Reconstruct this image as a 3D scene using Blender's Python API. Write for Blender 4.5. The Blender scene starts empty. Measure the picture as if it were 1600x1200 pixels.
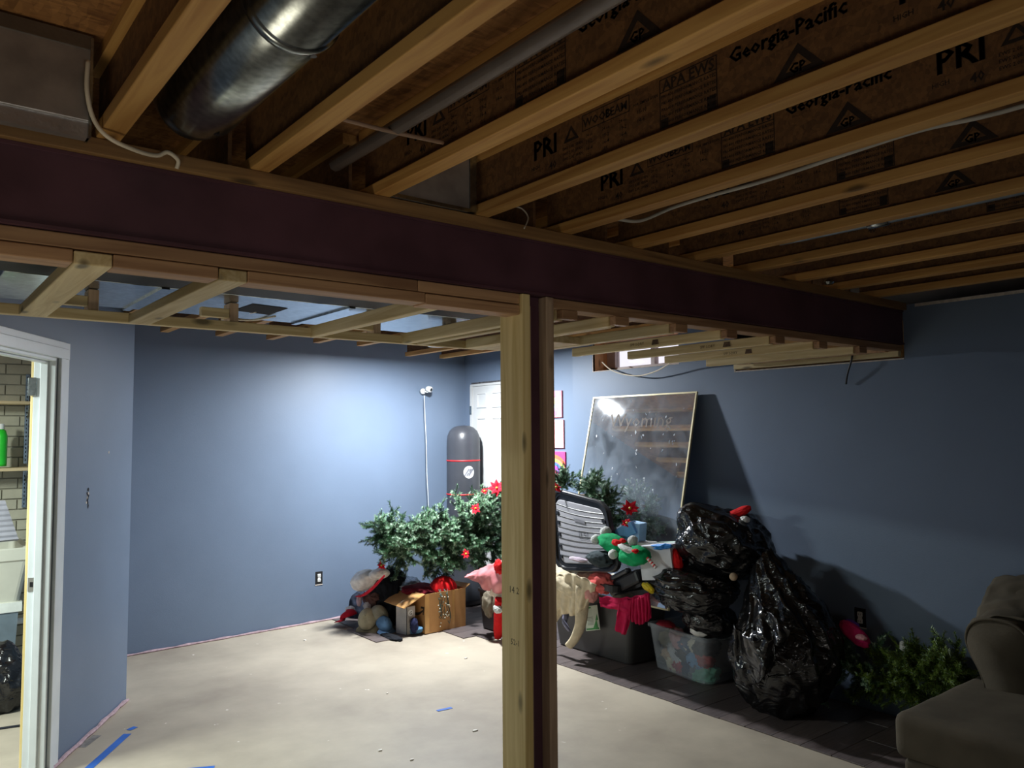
import bpy, bmesh, math, random
from mathutils import Vector, Matrix, noise
PI = math.pi
sc = bpy.context.scene
C = sc.collection
# ------------------------------------------------------------------ camera
F = 1234.59; YAW, PIT, ROL = .902098, .0632115, -.00671089
H = 1.72
fwd = Vector((math.cos(YAW)*math.cos(PIT), math.sin(YAW)*math.cos(PIT), math.sin(PIT)))
rgt = Vector((math.sin(YAW), -math.cos(YAW), 0)); upv = rgt.cross(fwd)
r2 = rgt*math.cos(ROL)+upv*math.sin(ROL); u2 = upv*math.cos(ROL)-rgt*math.sin(ROL)
cam = bpy.data.cameras.new('camera'); camo = bpy.data.objects.new('camera', cam); C.objects.link(camo)
M = Matrix((r2, u2, -fwd)).transposed().to_4x4(); M.translation = Vector((0, 0, H)); camo.matrix_world = M
cam.sensor_width = 36; cam.lens = 36*F/1600; cam.clip_start = .02
sc.camera = camo
sc.view_settings.view_transform = 'Standard'; sc.view_settings.look = 'None'
sc.view_settings.gamma = 1; sc.view_settings.use_curve_mapping = False
sc.view_settings.exposure = 0
# ------------------------------------------------------------------ world + lights
w = bpy.data.worlds.new('world'); sc.world = w; w.use_nodes = True
bg = w.node_tree.nodes['Background']; bg.inputs[0].default_value = (.93, .9, 1, 1); bg.inputs[1].default_value = 1.3
def area(name, loc, rot, sx, sy, power, col, spread=PI):
    l = bpy.data.lights.new(name, 'AREA'); l.shape = 'RECTANGLE'; l.size = sx; l.size_y = sy
    l.energy = power; l.color = col; l.spread = spread
    o = bpy.data.objects.new(name, l); C.objects.link(o); o.location = loc; o.rotation_euler = rot; return o
LAMP = (3.77, 5.81, 2.490)
lo = area('far_room_lamp', (LAMP[0], LAMP[1], LAMP[2]-.004), (0, 0, 0), .15, .15, 160, (.93, .97, 1)); lo.data.shape = 'DISK'
area('laundry_tube_lamp', (-.9, 4.75, 2.36), (0, 0, math.radians(58)), 1.2, .14, 165, (.9, 1, .93))
area('side_fill_light', (-.45, 1.35, .4), (PI, math.radians(-14), 0), .9, .9, 11, (1, .88, .66))  # added unseen fill, brightens joist undersides like bounce off the floor
area('near_fill_light', (.3, -1.3, 1.1), (math.radians(98), 0, math.radians(-22)), .8, .8, 3.2, (1, .93, .86), math.radians(85))  # added unseen fill from behind the camera for the front faces

# ------------------------------------------------------------------ helpers
def at(px, py, ax, val):
    d = r2*((px-800)/F)-u2*((py-600)/F)+fwd
    v = val-(H if ax == 2 else 0)
    p = d*(v/d[ax]); return Vector((p.x, p.y, p.z+H))
def tag(o, label=None, cat=None, group=None, kind=None):
    for k, v in (('label', label), ('category', cat), ('group', group), ('kind', kind)):
        if v: o[k] = v
    return o
def empty(name, loc, label=None, cat=None, group=None, kind=None):
    o = bpy.data.objects.new(name, None); C.objects.link(o); o.location = loc; o.empty_display_size = .1
    return tag(o, label, cat, group, kind)
def wloc(o):
    v = Vector(o.location)
    while o.parent: o = o.parent; v += Vector(o.location)
    return v
def mk(name, V, Fc, m, parent=None, smooth=False, label=None, cat=None, group=None, kind=None, solid=0, sub=0, mats=None, midx=None, bev=0):
    V = [Vector(v) for v in V]
    if parent: org = wloc(parent)
    else:
        lo = Vector((min(v.x for v in V), min(v.y for v in V), min(v.z for v in V))); hi = Vector((max(v.x for v in V), max(v.y for v in V), 0))
        org = Vector(((lo.x+hi.x)/2, (lo.y+hi.y)/2, lo.z))
    me = bpy.data.meshes.new(name); me.from_pydata([v-org for v in V], [], Fc)
    if mats:
        for q in mats: me.materials.append(q)
    else: me.materials.append(m)
    if midx:
        for p, i in zip(me.polygons, midx): p.material_index = i
    if smooth:
        for p in me.polygons: p.use_smooth = True
    bm = bmesh.new(); bm.from_mesh(me); bmesh.ops.recalc_face_normals(bm, faces=bm.faces); bm.to_mesh(me); bm.free()
    me.update()
    o = bpy.data.objects.new(name, me); C.objects.link(o)
    if parent: o.parent = parent
    else: o.location = org
    if bev:
        b = o.modifiers.new('b', 'BEVEL'); b.width = bev; b.segments = 2; b.limit_method = 'ANGLE'
    if solid:
        s = o.modifiers.new('s', 'SOLIDIFY'); s.thickness = solid; s.offset = 0
    if sub:
        s = o.modifiers.new('u', 'SUBSURF'); s.levels = sub; s.render_levels = sub
    return tag(o, label, cat, group, kind)
class B:
    def __init__(s): s.V = []; s.F = []; s.I = []
    def add(s, V, Fc, i=0):
        n = len(s.V); s.V += [Vector(v) for v in V]; s.F += [tuple(a+n for a in f) for f in Fc]; s.I += [i]*len(Fc); return s
    def box(s, x0, x1, y0, y1, z0, z1, i=0):
        V = [(x, y, z) for x in (x0, x1) for y in (y0, y1) for z in (z0, z1)]
        return s.add(V, [(0, 1, 3, 2), (4, 6, 7, 5), (0, 4, 5, 1), (2, 3, 7, 6), (0, 2, 6, 4), (1, 5, 7, 3)], i)
    def obox(s, c, ux, uy, uz, hx, hy, hz, i=0):
        c = Vector(c); V = [c+ux*(a*hx)+uy*(b*hy)+uz*(d*hz) for a in (-1, 1) for b in (-1, 1) for d in (-1, 1)]
        return s.add(V, [(0, 1, 3, 2), (4, 6, 7, 5), (0, 4, 5, 1), (2, 3, 7, 6), (0, 2, 6, 4), (1, 5, 7, 3)], i)
    def loft(s, loops, cap0=True, cap1=True, i=0, closed=True):
        n = len(loops[0]); V = [p for l in loops for p in l]; Fc = []
        for k in range(len(loops)-1):
            for j in range(n if closed else n-1):
                a = k*n+j; b = k*n+(j+1) % n; Fc.append((a, b, b+n, a+n))
        if cap0: Fc.append(tuple(range(n))[::-1])
        if cap1: Fc.append(tuple(range((len(loops)-1)*n, len(loops)*n)))
        return s.add(V, Fc, i)
    def tube(s, P, R, n=10, i=0, flat=1, caps=True):
        P = [Vector(p) for p in P]; loops = []; up = Vector((0, 0, 1)); side = None
        if not isinstance(R, (list, tuple)): R = [R]*len(P)
        for k, p in enumerate(P):
            t = (P[min(k+1, len(P)-1)]-P[max(k-1, 0)]).normalized()
            if side is None:
                side = t.cross(up)
                if side.length < .05: side = t.cross(Vector((1, 0, 0)))
            side = (side-t*side.dot(t)).normalized(); v = t.cross(side)
            loops.append([p+side*(math.cos(2*PI*j/n)*R[k])+v*(math.sin(2*PI*j/n)*R[k]*flat) for j in range(n)])
        return s.loft(loops, caps, caps, i)
    def lathe(s, prof, c, n=24, i=0, th0=0, th1=2*PI, axis=None):
        c = Vector(c); full = abs(th1-th0-2*PI) < 1e-6; m = n if full else n+1
        ax = (Vector(axis) if axis else Vector((0, 0, 1))).normalized(); e1 = ax.orthogonal().normalized() if axis else Vector((1, 0, 0)); e2 = ax.cross(e1)
        loops = [[c+e1*(r*math.cos(th0+(th1-th0)*j/n))+e2*(r*math.sin(th0+(th1-th0)*j/n))+ax*z for j in range(m)] for r, z in prof]
        return s.loft(loops, full, full, i, full)
    def go(s, name, m, parent=None, **k):
        if isinstance(m, (list, tuple)): return mk(name, s.V, s.F, None, parent, mats=list(m), midx=s.I, **k)
        return mk(name, s.V, s.F, m, parent, **k)
def smooth_path(P, n=6):
    P = [Vector(p) for p in P]; out = []
    for k in range(len(P)-1):
        a = P[max(k-1, 0)]; b = P[k]; c = P[k+1]; d = P[min(k+2, len(P)-1)]
        for j in range(n):
            t = j/n; out.append(.5*((2*b)+(c-a)*t+(2*a-5*b+4*c-d)*t*t+(3*b-a-3*c+d)*t**3))
    out.append(P[-1]); return out
def interp(L, n):
    return [L[min(int(k/(n-1)*(len(L)-1)), len(L)-2)]*(1-(k/(n-1)*(len(L)-1)-min(int(k/(n-1)*(len(L)-1)), len(L)-2)))+L[min(int(k/(n-1)*(len(L)-1)), len(L)-2)+1]*(k/(n-1)*(len(L)-1)-min(int(k/(n-1)*(len(L)-1)), len(L)-2)) for k in range(n)]
# ---- materials
def srgb(r, g, b): return tuple((c/255/12.92 if c/255 <= .04045 else ((c/255+.055)/1.055)**2.4) for c in (r, g, b))+(1,)
def base(name):
    m = bpy.data.materials.new(name); m.use_nodes = True; nt = m.node_tree; return m, nt, nt.nodes['Principled BSDF']
def nd(nt, t, **k):
    n = nt.nodes.new(t)
    for a, v in k.items(): setattr(n, a, v)
    return n
def pm(name, c, rough=.6, metal=0, var=.12, scale=8, bump=0, bscale=40, vec=(1, 1, 1), coat=0, spec=.5, c2=None, rnd=0):
    m, nt, p = base(name); L = nt.links
    g = nd(nt, 'ShaderNodeNewGeometry'); mp = nd(nt, 'ShaderNodeMapping'); mp.inputs['Scale'].default_value = vec
    L.new(g.outputs['Position'], mp.inputs['Vector'])
    no = nd(nt, 'ShaderNodeTexNoise'); no.inputs['Scale'].default_value = scale; no.inputs['Detail'].default_value = 5; L.new(mp.outputs[0], no.inputs['Vector'])
    mx = nd(nt, 'ShaderNodeMix', data_type='RGBA')
    a = c2 if c2 else tuple(x*(1-var) for x in c[:3])+(1,); b = c if c2 else tuple(min(1, x*(1+var)) for x in c[:3])+(1,)
    mx.inputs[6].default_value = a; mx.inputs[7].default_value = b
    rp = nd(nt, 'ShaderNodeMapRange'); rp.inputs[1].default_value = .35; rp.inputs[2].default_value = .65
    L.new(no.outputs['Fac'], rp.inputs[0]); L.new(rp.outputs[0], mx.inputs[0]); L.new(mx.outputs[2], p.inputs['Base Color'])
    p.inputs['Roughness'].default_value = rough; p.inputs['Metallic'].default_value = metal
    p.inputs['Coat Weight'].default_value = coat; p.inputs['Specular IOR Level'].default_value = spec
    if bump:
        n2 = nd(nt, 'ShaderNodeTexNoise'); n2.inputs['Scale'].default_value = bscale; n2.inputs['Detail'].default_value = 4; L.new(mp.outputs[0], n2.inputs['Vector'])
        bp = nd(nt, 'ShaderNodeBump'); bp.inputs['Strength'].default_value = bump; bp.inputs['Distance'].default_value = .01
        L.new(n2.outputs['Fac'], bp.inputs['Height']); L.new(bp.outputs[0], p.inputs['Normal'])
    return m
def wood(name, c, dark, axis, knots=True):
    m, nt, p = base(name); L = nt.links
    g = nd(nt, 'ShaderNodeNewGeometry'); oi = nd(nt, 'ShaderNodeObjectInfo')
    ad = nd(nt, 'ShaderNodeVectorMath', operation='MULTIPLY_ADD'); ad.inputs[1].default_value = (1, 1, 1)
    cb = nd(nt, 'ShaderNodeCombineXYZ'); ml = nd(nt, 'ShaderNodeMath', operation='MULTIPLY'); ml.inputs[1].default_value = 37
    L.new(oi.outputs['Random'], ml.inputs[0])
    for q in range(3): L.new(ml.outputs[0], cb.inputs[q])
    L.new(g.outputs['Position'], ad.inputs[0]); L.new(cb.outputs[0], ad.inputs[2])
    mp = nd(nt, 'ShaderNodeMapping'); s = [22, 22, 22]; s[axis] = 1.1; mp.inputs['Scale'].default_value = s; L.new(ad.outputs[0], mp.inputs[0])
    n1 = nd(nt, 'ShaderNodeTexNoise'); n1.inputs['Scale'].default_value = 1.3; n1.inputs['Detail'].default_value = 6; n1.inputs['Distortion'].default_value = 1.2; L.new(mp.outputs[0], n1.inputs[0])
    mp2 = nd(nt, 'ShaderNodeMapping'); s = [9, 9, 9]; s[axis] = 3.2; mp2.inputs['Scale'].default_value = s; L.new(ad.outputs[0], mp2.inputs[0])
    vo = nd(nt, 'ShaderNodeTexVoronoi'); vo.inputs['Scale'].default_value = 1.0; L.new(mp2.outputs[0], vo.inputs[0])
    cr = nd(nt, 'ShaderNodeValToRGB'); cr.color_ramp.elements[0].position = .3; cr.color_ramp.elements[0].color = dark; cr.color_ramp.elements[1].position = .62; cr.color_ramp.elements[1].color = c
    L.new(n1.outputs['Fac'], cr.inputs[0])
    kr = nd(nt, 'ShaderNodeMapRange'); kr.inputs[1].default_value = .07; kr.inputs[2].default_value = .17 if knots else .051; kr.inputs[3].default_value = .28 if knots else 1; kr.inputs[4].default_value = 1
    L.new(vo.outputs['Distance'], kr.inputs[0])
    mr = nd(nt, 'ShaderNodeMapRange'); mr.inputs[3].default_value = .8; mr.inputs[4].default_value = 1.12; L.new(oi.outputs['Random'], mr.inputs[0])
    mu = nd(nt, 'ShaderNodeMath', operation='MULTIPLY'); L.new(kr.outputs[0], mu.inputs[0]); L.new(mr.outputs[0], mu.inputs[1])
    mx = nd(nt, 'ShaderNodeVectorMath', operation='SCALE'); L.new(cr.outputs[0], mx.inputs[0]); L.new(mu.outputs[0], mx.inputs['Scale'])
    L.new(mx.outputs[0], p.inputs['Base Color']); p.inputs['Roughness'].default_value = .62
    bp = nd(nt, 'ShaderNodeBump'); bp.inputs['Strength'].default_value = .25; bp.inputs['Distance'].default_value = .003; L.new(n1.outputs['Fac'], bp.inputs['Height']); L.new(bp.outputs[0], p.inputs['Normal'])
    return m
def osb(name, a, b, s):
    m, nt, p = base(name); L = nt.links
    g = nd(nt, 'ShaderNodeNewGeometry'); prev = None
    cr = nd(nt, 'ShaderNodeValToRGB'); cr.color_ramp.elements[0].color = a; cr.color_ramp.elements[1].color = b
    acc = None
    for k, (sv, rot) in enumerate((((1, 4, 3), .3), ((3.5, 1, 2), .9))):
        mp = nd(nt, 'ShaderNodeMapping'); mp.inputs['Scale'].default_value = tuple(x*s for x in sv); mp.inputs['Rotation'].default_value = (rot, rot*.7, rot)
        L.new(g.outputs['Position'], mp.inputs[0]); vo = nd(nt, 'ShaderNodeTexVoronoi'); vo.inputs['Scale'].default_value = 1.6; L.new(mp.outputs[0], vo.inputs[0])
        sp = nd(nt, 'ShaderNodeSeparateColor'); L.new(vo.outputs['Color'], sp.inputs[0])
        if acc: 
            mu = nd(nt, 'ShaderNodeMath', operation='MULTIPLY_ADD'); mu.inputs[1].default_value = .5; L.new(sp.outputs[0], mu.inputs[0])
            h = nd(nt, 'ShaderNodeMath', operation='MULTIPLY'); h.inputs[1].default_value = .5; L.new(acc, h.inputs[0]); L.new(h.outputs[0], mu.inputs[2]); acc = mu.outputs[0]
        else: acc = sp.outputs[0]
    L.new(acc, cr.inputs[0]); L.new(cr.outputs[0], p.inputs['Base Color']); p.inputs['Roughness'].default_value = .7
    bp = nd(nt, 'ShaderNodeBump'); bp.inputs['Strength'].default_value = .3; bp.inputs['Distance'].default_value = .003; L.new(acc, bp.inputs['Height']); L.new(bp.outputs[0], p.inputs['Normal'])
    return m
WC, WD = srgb(206, 160, 92), srgb(172, 122, 62)
woodX = wood('joist wood grain x', WC, WD, 0); woodY = wood('joist wood grain y', WC, WD, 1)
PC, PD = srgb(226, 208, 160), srgb(196, 172, 118)
paleX = wood('pale pine x', PC, PD, 0); paleY = wood('pale pine y', PC, PD, 1); paleZ = wood('pale pine z', srgb(236, 216, 156), srgb(214, 190, 122), 2)
brnX = wood('aged pine x', srgb(190, 152, 112), srgb(150, 112, 80), 0); brnZ = wood('aged pine z', srgb(206, 180, 150), srgb(172, 146, 120), 2)
OSBW = osb('joist web board', srgb(82, 55, 32), srgb(126, 90, 52), 16)
OSBC = osb('subfloor board', srgb(110, 72, 38), srgb(176, 126, 72), 13)
INK = pm('black print ink', srgb(38, 28, 20), .7, var=.3, scale=60)
BLUE = pm('blue grey wall paint', srgb(107, 123, 145), .5, var=.035, scale=2.2, bump=.06, bscale=120, spec=.4)
GYP = pm('raw drywall edge', srgb(196, 186, 176), .9, var=.15, scale=40)
PINKS = pm('pinkish base sealant', srgb(172, 148, 156), .8, var=.2, scale=30)
MAROON = pm('maroon steel primer', srgb(86, 58, 68), .45, var=.18, scale=5, bump=.05, spec=.35)
GALV = pm('galvanised sheet', srgb(168, 176, 178), .24, 1, var=.22, scale=45, bump=.04, bscale=15)
FOIL = pm('duct board foil', srgb(160, 156, 152), .35, .55, var=.2, scale=10, bump=.12, bscale=18)
PIPE = pm('grey pipe', srgb(138, 128, 122), .4, .4, scale=10)
CABW = pm('cream cable', srgb(216, 206, 184), .5)
CABG = pm('grey cable', srgb(170, 166, 156), .5)
BLK = pm('black plastic', srgb(26, 27, 31), .35, var=.1, bump=.05)
WHT = pm('white paint', srgb(226, 228, 226), .4, var=.03)
TRIMW = pm('white trim gloss', srgb(214, 222, 226), .35, var=.03)

# ------------------------------------------------------------------ SETTING
ZJ, ZJT, ZS = 2.50, 2.741, 2.765      # joist underside, joist top, subfloor
# floor concrete
m, nt, p = base('bare concrete'); L = nt.links
g = nd(nt, 'ShaderNodeNewGeometry')
n1 = nd(nt, 'ShaderNodeTexNoise'); n1.inputs['Scale'].default_value = .9; n1.inputs['Detail'].default_value = 8; n1.inputs['Roughness'].default_value = .6; L.new(g.outputs['Position'], n1.inputs[0])
cr = nd(nt, 'ShaderNodeValToRGB'); cr.color_ramp.elements[0].position = .32; cr.color_ramp.elements[0].color = srgb(144, 134, 120); cr.color_ramp.elements[1].position = .62; cr.color_ramp.elements[1].color = srgb(182, 172, 154)
L.new(n1.outputs['Fac'], cr.inputs[0])
n2 = nd(nt, 'ShaderNodeTexNoise'); n2.inputs['Scale'].default_value = 14; n2.inputs['Detail'].default_value = 3; L.new(g.outputs['Position'], n2.inputs[0])
sp = nd(nt, 'ShaderNodeMapRange'); sp.inputs[1].default_value = .72; sp.inputs[2].default_value = .76; L.new(n2.outputs['Fac'], sp.inputs[0])
mx = nd(nt, 'ShaderNodeMix', data_type='RGBA'); mx.inputs[7].default_value = srgb(232, 228, 220); L.new(sp.outputs[0], mx.inputs[0]); L.new(cr.outputs[0], mx.inputs[6]); L.new(mx.outputs[2], p.inputs['Base Color'])
p.inputs['Roughness'].default_value = .55
bp = nd(nt, 'ShaderNodeBump'); bp.inputs['Strength'].default_value = .15; bp.inputs['Distance'].default_value = .004; L.new(n2.outputs['Fac'], bp.inputs['Height']); L.new(bp.outputs[0], p.inputs['Normal'])
CONC = m
B().box(-4.2, 5.2, -4, 7.2, -.1, 0).go('floor', CONC, kind='structure')
B().box(-4.2, 5.2, -4, 7.2, ZJT+.001, ZS+.02).go('ceiling', OSBC, kind='structure')
# right wall with the window opening
WY0, WY1, WZ0, WZ1 = 4.02, 4.975, 2.262, 2.52
XR = 4.84
wr = B()
wr.box(XR, XR+.02, 3.50, 5.24, 0, WZ0).box(XR, XR+.02, WY1, 5.24, WZ0, ZJT).box(XR, XR+.02, 3.50, WY0, WZ0, ZJT)
wr.box(XR, XR+.02, 2.275, 3.50, 0, 2.168).box(XR, XR+.02, -4, 2.275, 0, ZJ-.01)
wr.go('wall_right', BLUE, kind='structure')
B().box(XR+.26, XR+.3, -4, WY0-.02, -.1, ZS).box(XR+.26, XR+.3, WY1+.02, 7.3, -.1, ZS).box(XR+.26, XR+.3, WY0-.02, WY1+.02, -.1, WZ0-.02).box(XR+.26, XR+.3, WY0-.02, WY1+.02, WZ1+.1, ZS).go('wall_foundation', pm('grey foundation', srgb(120, 116, 110), .9), kind='structure')
te = B(); te.box(XR-.004, XR+.018, 2.275, 3.5, 2.158, 2.166); te.box(XR-.004, XR+.018, 3.494, 3.506, 2.158, 2.26)
te.box(XR-.002, XR+.018, WY0, WY1, WZ0-.006, WZ0); te.box(XR-.002, XR+.018, WY1, WY1+.007, WZ0-.006, WZ1); te.box(XR-.003, XR+.015, 1.0, 2.2, ZJ-.03, ZJ-.012)
te.go('trim_1', GYP, kind='structure')
B().box(XR+.03, XR+.068, -4, WY0-.1, 2.1, 2.4).go('trim_2', woodY, kind='structure')
mk('wall_door_side', [(4.88, 5.24, 0), (4.925, 7.06, 0), (4.925, 7.06, ZJT), (4.88, 5.24, ZJT), (5.08, 5.24, 0), (5.08, 7.06, 0), (5.08, 7.06, ZJT), (5.08, 5.24, ZJT)],
   [(0, 1, 2, 3), (4, 5, 6, 7), (0, 1, 5, 4), (1, 2, 6, 5), (2, 3, 7, 6), (3, 0, 4, 7)], BLUE, kind='structure')
def yb(x): return 6.84+.065*(x-1.54)
mk('wall_back', [(1.30, yb(1.3), 0), (5.0, yb(5), 0), (5.0, yb(5), ZJT), (1.30, yb(1.3), ZJT), (1.30, yb(1.3)+.03, 0), (5.0, yb(5)+.03, 0), (5.0, yb(5)+.03, ZJT), (1.30, yb(1.3)+.03, ZJT)],
   [(0, 1, 2, 3), (4, 5, 6, 7), (0, 1, 5, 4), (1, 2, 6, 5), (2, 3, 7, 6), (3, 0, 4, 7)], BLUE, kind='structure')
# angled wall with the laundry doorway
AA = Vector((1.283, 5.707)); AD = Vector((.52191, .853)); AN = Vector((-.853, .52191))
def A(s, t, z): q = AA+AD*s+AN*t; return Vector((q.x, q.y, z))
def abox(b, s0, s1, t0, t1, z0, z1, i=0):
    V = [A(s, t, z) for s in (s0, s1) for t in (t0, t1) for z in (z0, z1)]
    return b.add(V, [(0, 1, 3, 2), (4, 6, 7, 5), (0, 4, 5, 1), (2, 3, 7, 6), (0, 2, 6, 4), (1, 5, 7, 3)], i)
OS0, OS1, OZ = -1.98, -1.15, 2.135
b = B(); abox(b, OS1+.012, 0, 0, .10, 0, ZJT); abox(b, -6.2, OS0-.012, 0, .10, 0, ZJT); abox(b, OS0-.012, OS1+.012, 0, .10, OZ+.012, ZJT)
b.go('wall_angled', BLUE, kind='structure')
q = A(0, .10, 0)
B().loft([[(AA.x, AA.y, z), (q.x, q.y, z), (1.25, 7.0, z), (1.37, 7.0, z)] for z in (0, ZJT)]).go('wall_return', BLUE, kind='structure')
b = B().box(-4.2, -4.1, -4, 7.2, 0, ZJT).box(-4.2, 5.2, -4.1, -4, 0, ZJT)
b.go('wall_near', pm('dim grey wall', srgb(120, 124, 132), .8), kind='structure')
# casing and jamb of the doorway
dw = empty('door_1', A(OS1, 0, 0), kind='structure')
def aprt(nm, lst, m=TRIMW, **k):
    b = B()
    for r in lst: abox(b, *r)
    return b.go(nm, m, dw, bev=.003, **k)
aprt('casing', [(-1.125, -1.022, -.016, 0, 0, 2.222), (-1.132, -1.085, -.022, -.016, 0, 2.18)])
aprt('casing', [(OS0-.128, OS0-.025, -.016, 0, 0, 2.222)])
aprt('casing', [(OS0-.128, -1.022, -.018, 0, OZ, 2.224), (OS0-.1, -1.05, -.023, -.018, OZ, 2.19)])
aprt('jamb', [(OS1-.006, OS1+.012, -.004, .105, 0, OZ)]); aprt('jamb', [(OS0-.012, OS0+.006, -.004, .105, 0, OZ)]); aprt('jamb', [(OS0, OS1, -.004, .105, OZ-.018, OZ+.012)])
aprt('door_stop', [(OS1-.018, OS1-.006, .03, .068, 0, OZ-.018)]); aprt('door_stop', [(OS0, OS1, .03, .068, OZ-.03, OZ-.018)])
aprt('rough_stud', [(OS1+.0, OS1+.036, .106, .12, 0, ZJT)], paleZ)
hz = at(56, 624, 2, 1.9)
zp = 1.72+(-.19)
hp = B(); abox(hp, OS1-.02, OS1-.006, .085, .125, 1.935, 2.03); hg = hp.go('hinge', GALV, dw, bev=.002)
hp = B(); abox(hp, OS1-.009, OS1-.0055, .062, .1, .93, 1.0); hp.go('strike_plate', pm('nickel', srgb(200, 200, 196), .3, .8), dw)
hp = B(); abox(hp, OS1-.0095, OS1-.0085, .074, .09, .952, .978); hp.go('strike_hole', BLK, dw)
# damage on the angled wall
b = B()
random.seed(5)
for k in range(7):
    z = 1.415-k*.016+random.uniform(-.004, .004); s = -.70+random.uniform(-.012, .012)
    V = [A(s+math.cos(a)*random.uniform(.006, .016), -.0012, z+math.sin(a)*random.uniform(.008, .016)) for a in [2*PI*j/7 for j in range(7)]]
    b.add(V, [tuple(range(7))])
b.go('wall_gouge', pm('torn wall gouge', srgb(28, 30, 40), .9), kind='structure')
b = B()
for s, z in ((-.708, 1.37), (-.69, 1.395), (-.715, 1.345), (-.40, 1.625)):
    V = [A(s+math.cos(a)*random.uniform(.004, .01), -.0016, z+math.sin(a)*random.uniform(.003, .012)) for a in [2*PI*j/6 for j in range(6)]]
    b.add(V, [tuple(range(6))])
b.go('wall_scuff', GYP, kind='structure')
# pinkish sealant along the wall feet
b = B(); P = [A(s/12, -.012, .006+.008*abs(math.sin(s*7.3))) for s in range(-14, 1)]
b.tube(P, [.012+.006*math.sin(k*3.1) for k in range(len(P))], 6)
b.go('baseboard_left', PINKS, kind='structure')
b = B(); P = [Vector((x, yb(x)-.012, .008)) for x in [1.4+.1*k for k in range(22)]]
b.tube(P, [.010+.004*math.sin(k*2.3) for k in range(len(P))], 6); b.go('baseboard_back', PINKS, kind='structure')

# ------------------------------------------------------------------ joists
def text(s, size, o, X, Y, z, parent, m=INK, ex=0, bold=0):
    cu = bpy.data.curves.new('t', 'FONT'); cu.body = s; cu.size = size; cu.offset = bold; cu.extrude = ex; cu.resolution_u = 1
    to = bpy.data.objects.new('t', cu); me = bpy.data.meshes.new_from_object(to); bpy.data.objects.remove(to)
    ox, oy, oz = o
    V = [Vector((X, Y, z))+ox*v.co.x+oy*v.co.y for v in me.vertices]
    return V, [tuple(p.vertices) for p in me.polygons]
TX = (Vector((0, -1, 0)), Vector((0, 0, 1)), Vector((-1, 0, 0)))
# one period of the printing on a web, rows given in metres from the start, reading towards -Y
def bl(b, Y, y0, y1, z0, z1, X): b.add([(X, Y-y0, z0), (X, Y-y1, z0), (X, Y-y1, z1), (X, Y-y0, z1)], [(0, 1, 2, 3)])
def printing(X, Y, parent):
    b = B(); z = 2.55
    def t(s, size, dy, dz): b.add(*text(s, size, TX, X, Y-dy, z+dz, None, bold=size*(.022 if size > .03 else .01)))
    t('PRI', .088, 0, .068); t('PRI', .088, .0015, .0685); t('HIGH', .018, -.01, .035); t('40', .034, .08, .018)
    def tri(dy, dz, w, h):
        a = [(X, Y-dy, z+dz), (X, Y-dy-w, z+dz), (X, Y-dy-w/2, z+dz+h)]
        c = Vector((X, Y-dy-w/2, z+dz+h*.36)); i_ = [c+(Vector(q)-c)*.5 for q in a]
        b.add([*a, *i_], [(0, 1, 4, 3), (1, 2, 5, 4), (2, 0, 3, 5)])
    tri(.15, .082, .07, .05); 
    for k in range(3): t('EWS 2.0E  SPAN', .013, .145, .06-k*.017)
    bl(b, Y, .235, .43, z+.142, z+.1445, X); bl(b, Y, .235, .43, z+.094, z+.0965, X); bl(b, Y, .235, .2375, z+.094, z+.1445, X); bl(b, Y, .43, .4325, z+.094, z+.1445, X); bl(b, Y, .326, .3285, z+.094, z+.1445, X)
    t('WOOD', .036, .24, .105); t('BEAM', .036, .334, .105)
    for c in range(3):
        t('24 oc', .013, .25+c*.07, .072); t('19-2', .016, .25+c*.07, .05); t('16-4', .016, .25+c*.07, .03); t('12 L', .013, .25+c*.07, .012)
    t('FOR SIMPLE SPAN', .012, .445, .1); t('15-10', .016, .46, .075); t('14-6', .016, .46, .05)
    x0, x1 = .545, .735
    for zz in (.14, .104, .004): bl(b, Y, x0, x1, z+zz, z+zz+.003, X)
    bl(b, Y, x0, x0+.003, z+.004, z+.143, X); bl(b, Y, x1, x1+.003, z+.004, z+.143, X)
    t('APA EWS', .042, x0+.012, .109)
    for k in range(5): t('PRI-400 PERFORMANCE RATED', .0135, x0+.006, .088-k*.0185)
    bl(b, Y, x0+.004, x0+.03, z+.007, z+.03, X); bl(b, Y, x1-.03, x1-.002, z+.007, z+.04, X)
    t('Georgia-Pacific', .052, .775, .102); t('Georgia-Pacific', .052, .7765, .1025)
    tri(.9, .006, .135, .075); t('GP', .034, .943, .012); t('GP', .034, .944, .0125)
    return b
joist_lab = ['nearest the foil duct panel, at the left edge of the ceiling', 'just right of the round silver duct', 'with the grey pipe running along its left side', 'beside the small sheet metal panel above the beam',
 'fifth floor joist from the left, stamped PRI near the beam', 'with the loose grey cable along its left side', 'seventh floor joist counted from the left', 'with the grey conduit along its left side', 'third floor joist from the right wall', 'second floor joist from the right wall', 'closest to the blue right wall']
YF = 7.0
proto = {}
def joist(X1, Y0, Y1, label, prn=None):
    X0 = X1-.058; c = (X0+X1)/2
    e = empty('floor_joist', (c, (Y0+Y1)/2, ZJ), label, 'joist', 'I-joists of the open ceiling')
    B().box(X0, X1, Y0, Y1, ZJ, ZJ+.038).go('bottom_flange', woodY, e, bev=.003)
    B().box(X0, X1, Y0, Y1, ZJT-.038, ZJT).go('top_flange', woodY, e)
    wb = B().box(c-.005, c+.005, Y0, Y1, ZJ+.038, ZJT-.038).go('web', OSBW, e)
    if prn is not None:
        b = B()
        for k in range(-1, 3):
            Y = prn-k*1.2
            if Y > 2.2: continue
            q = printing(c-.0058, Y, None); b.add(q.V, q.F)
        b.go('printed_lettering', INK, wb)
PR = [1.6, 1.2, 2.09, 1.96, 2.06, 1.9, 2.12, 1.75, 2.0, 1.85, 2.1]
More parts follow.
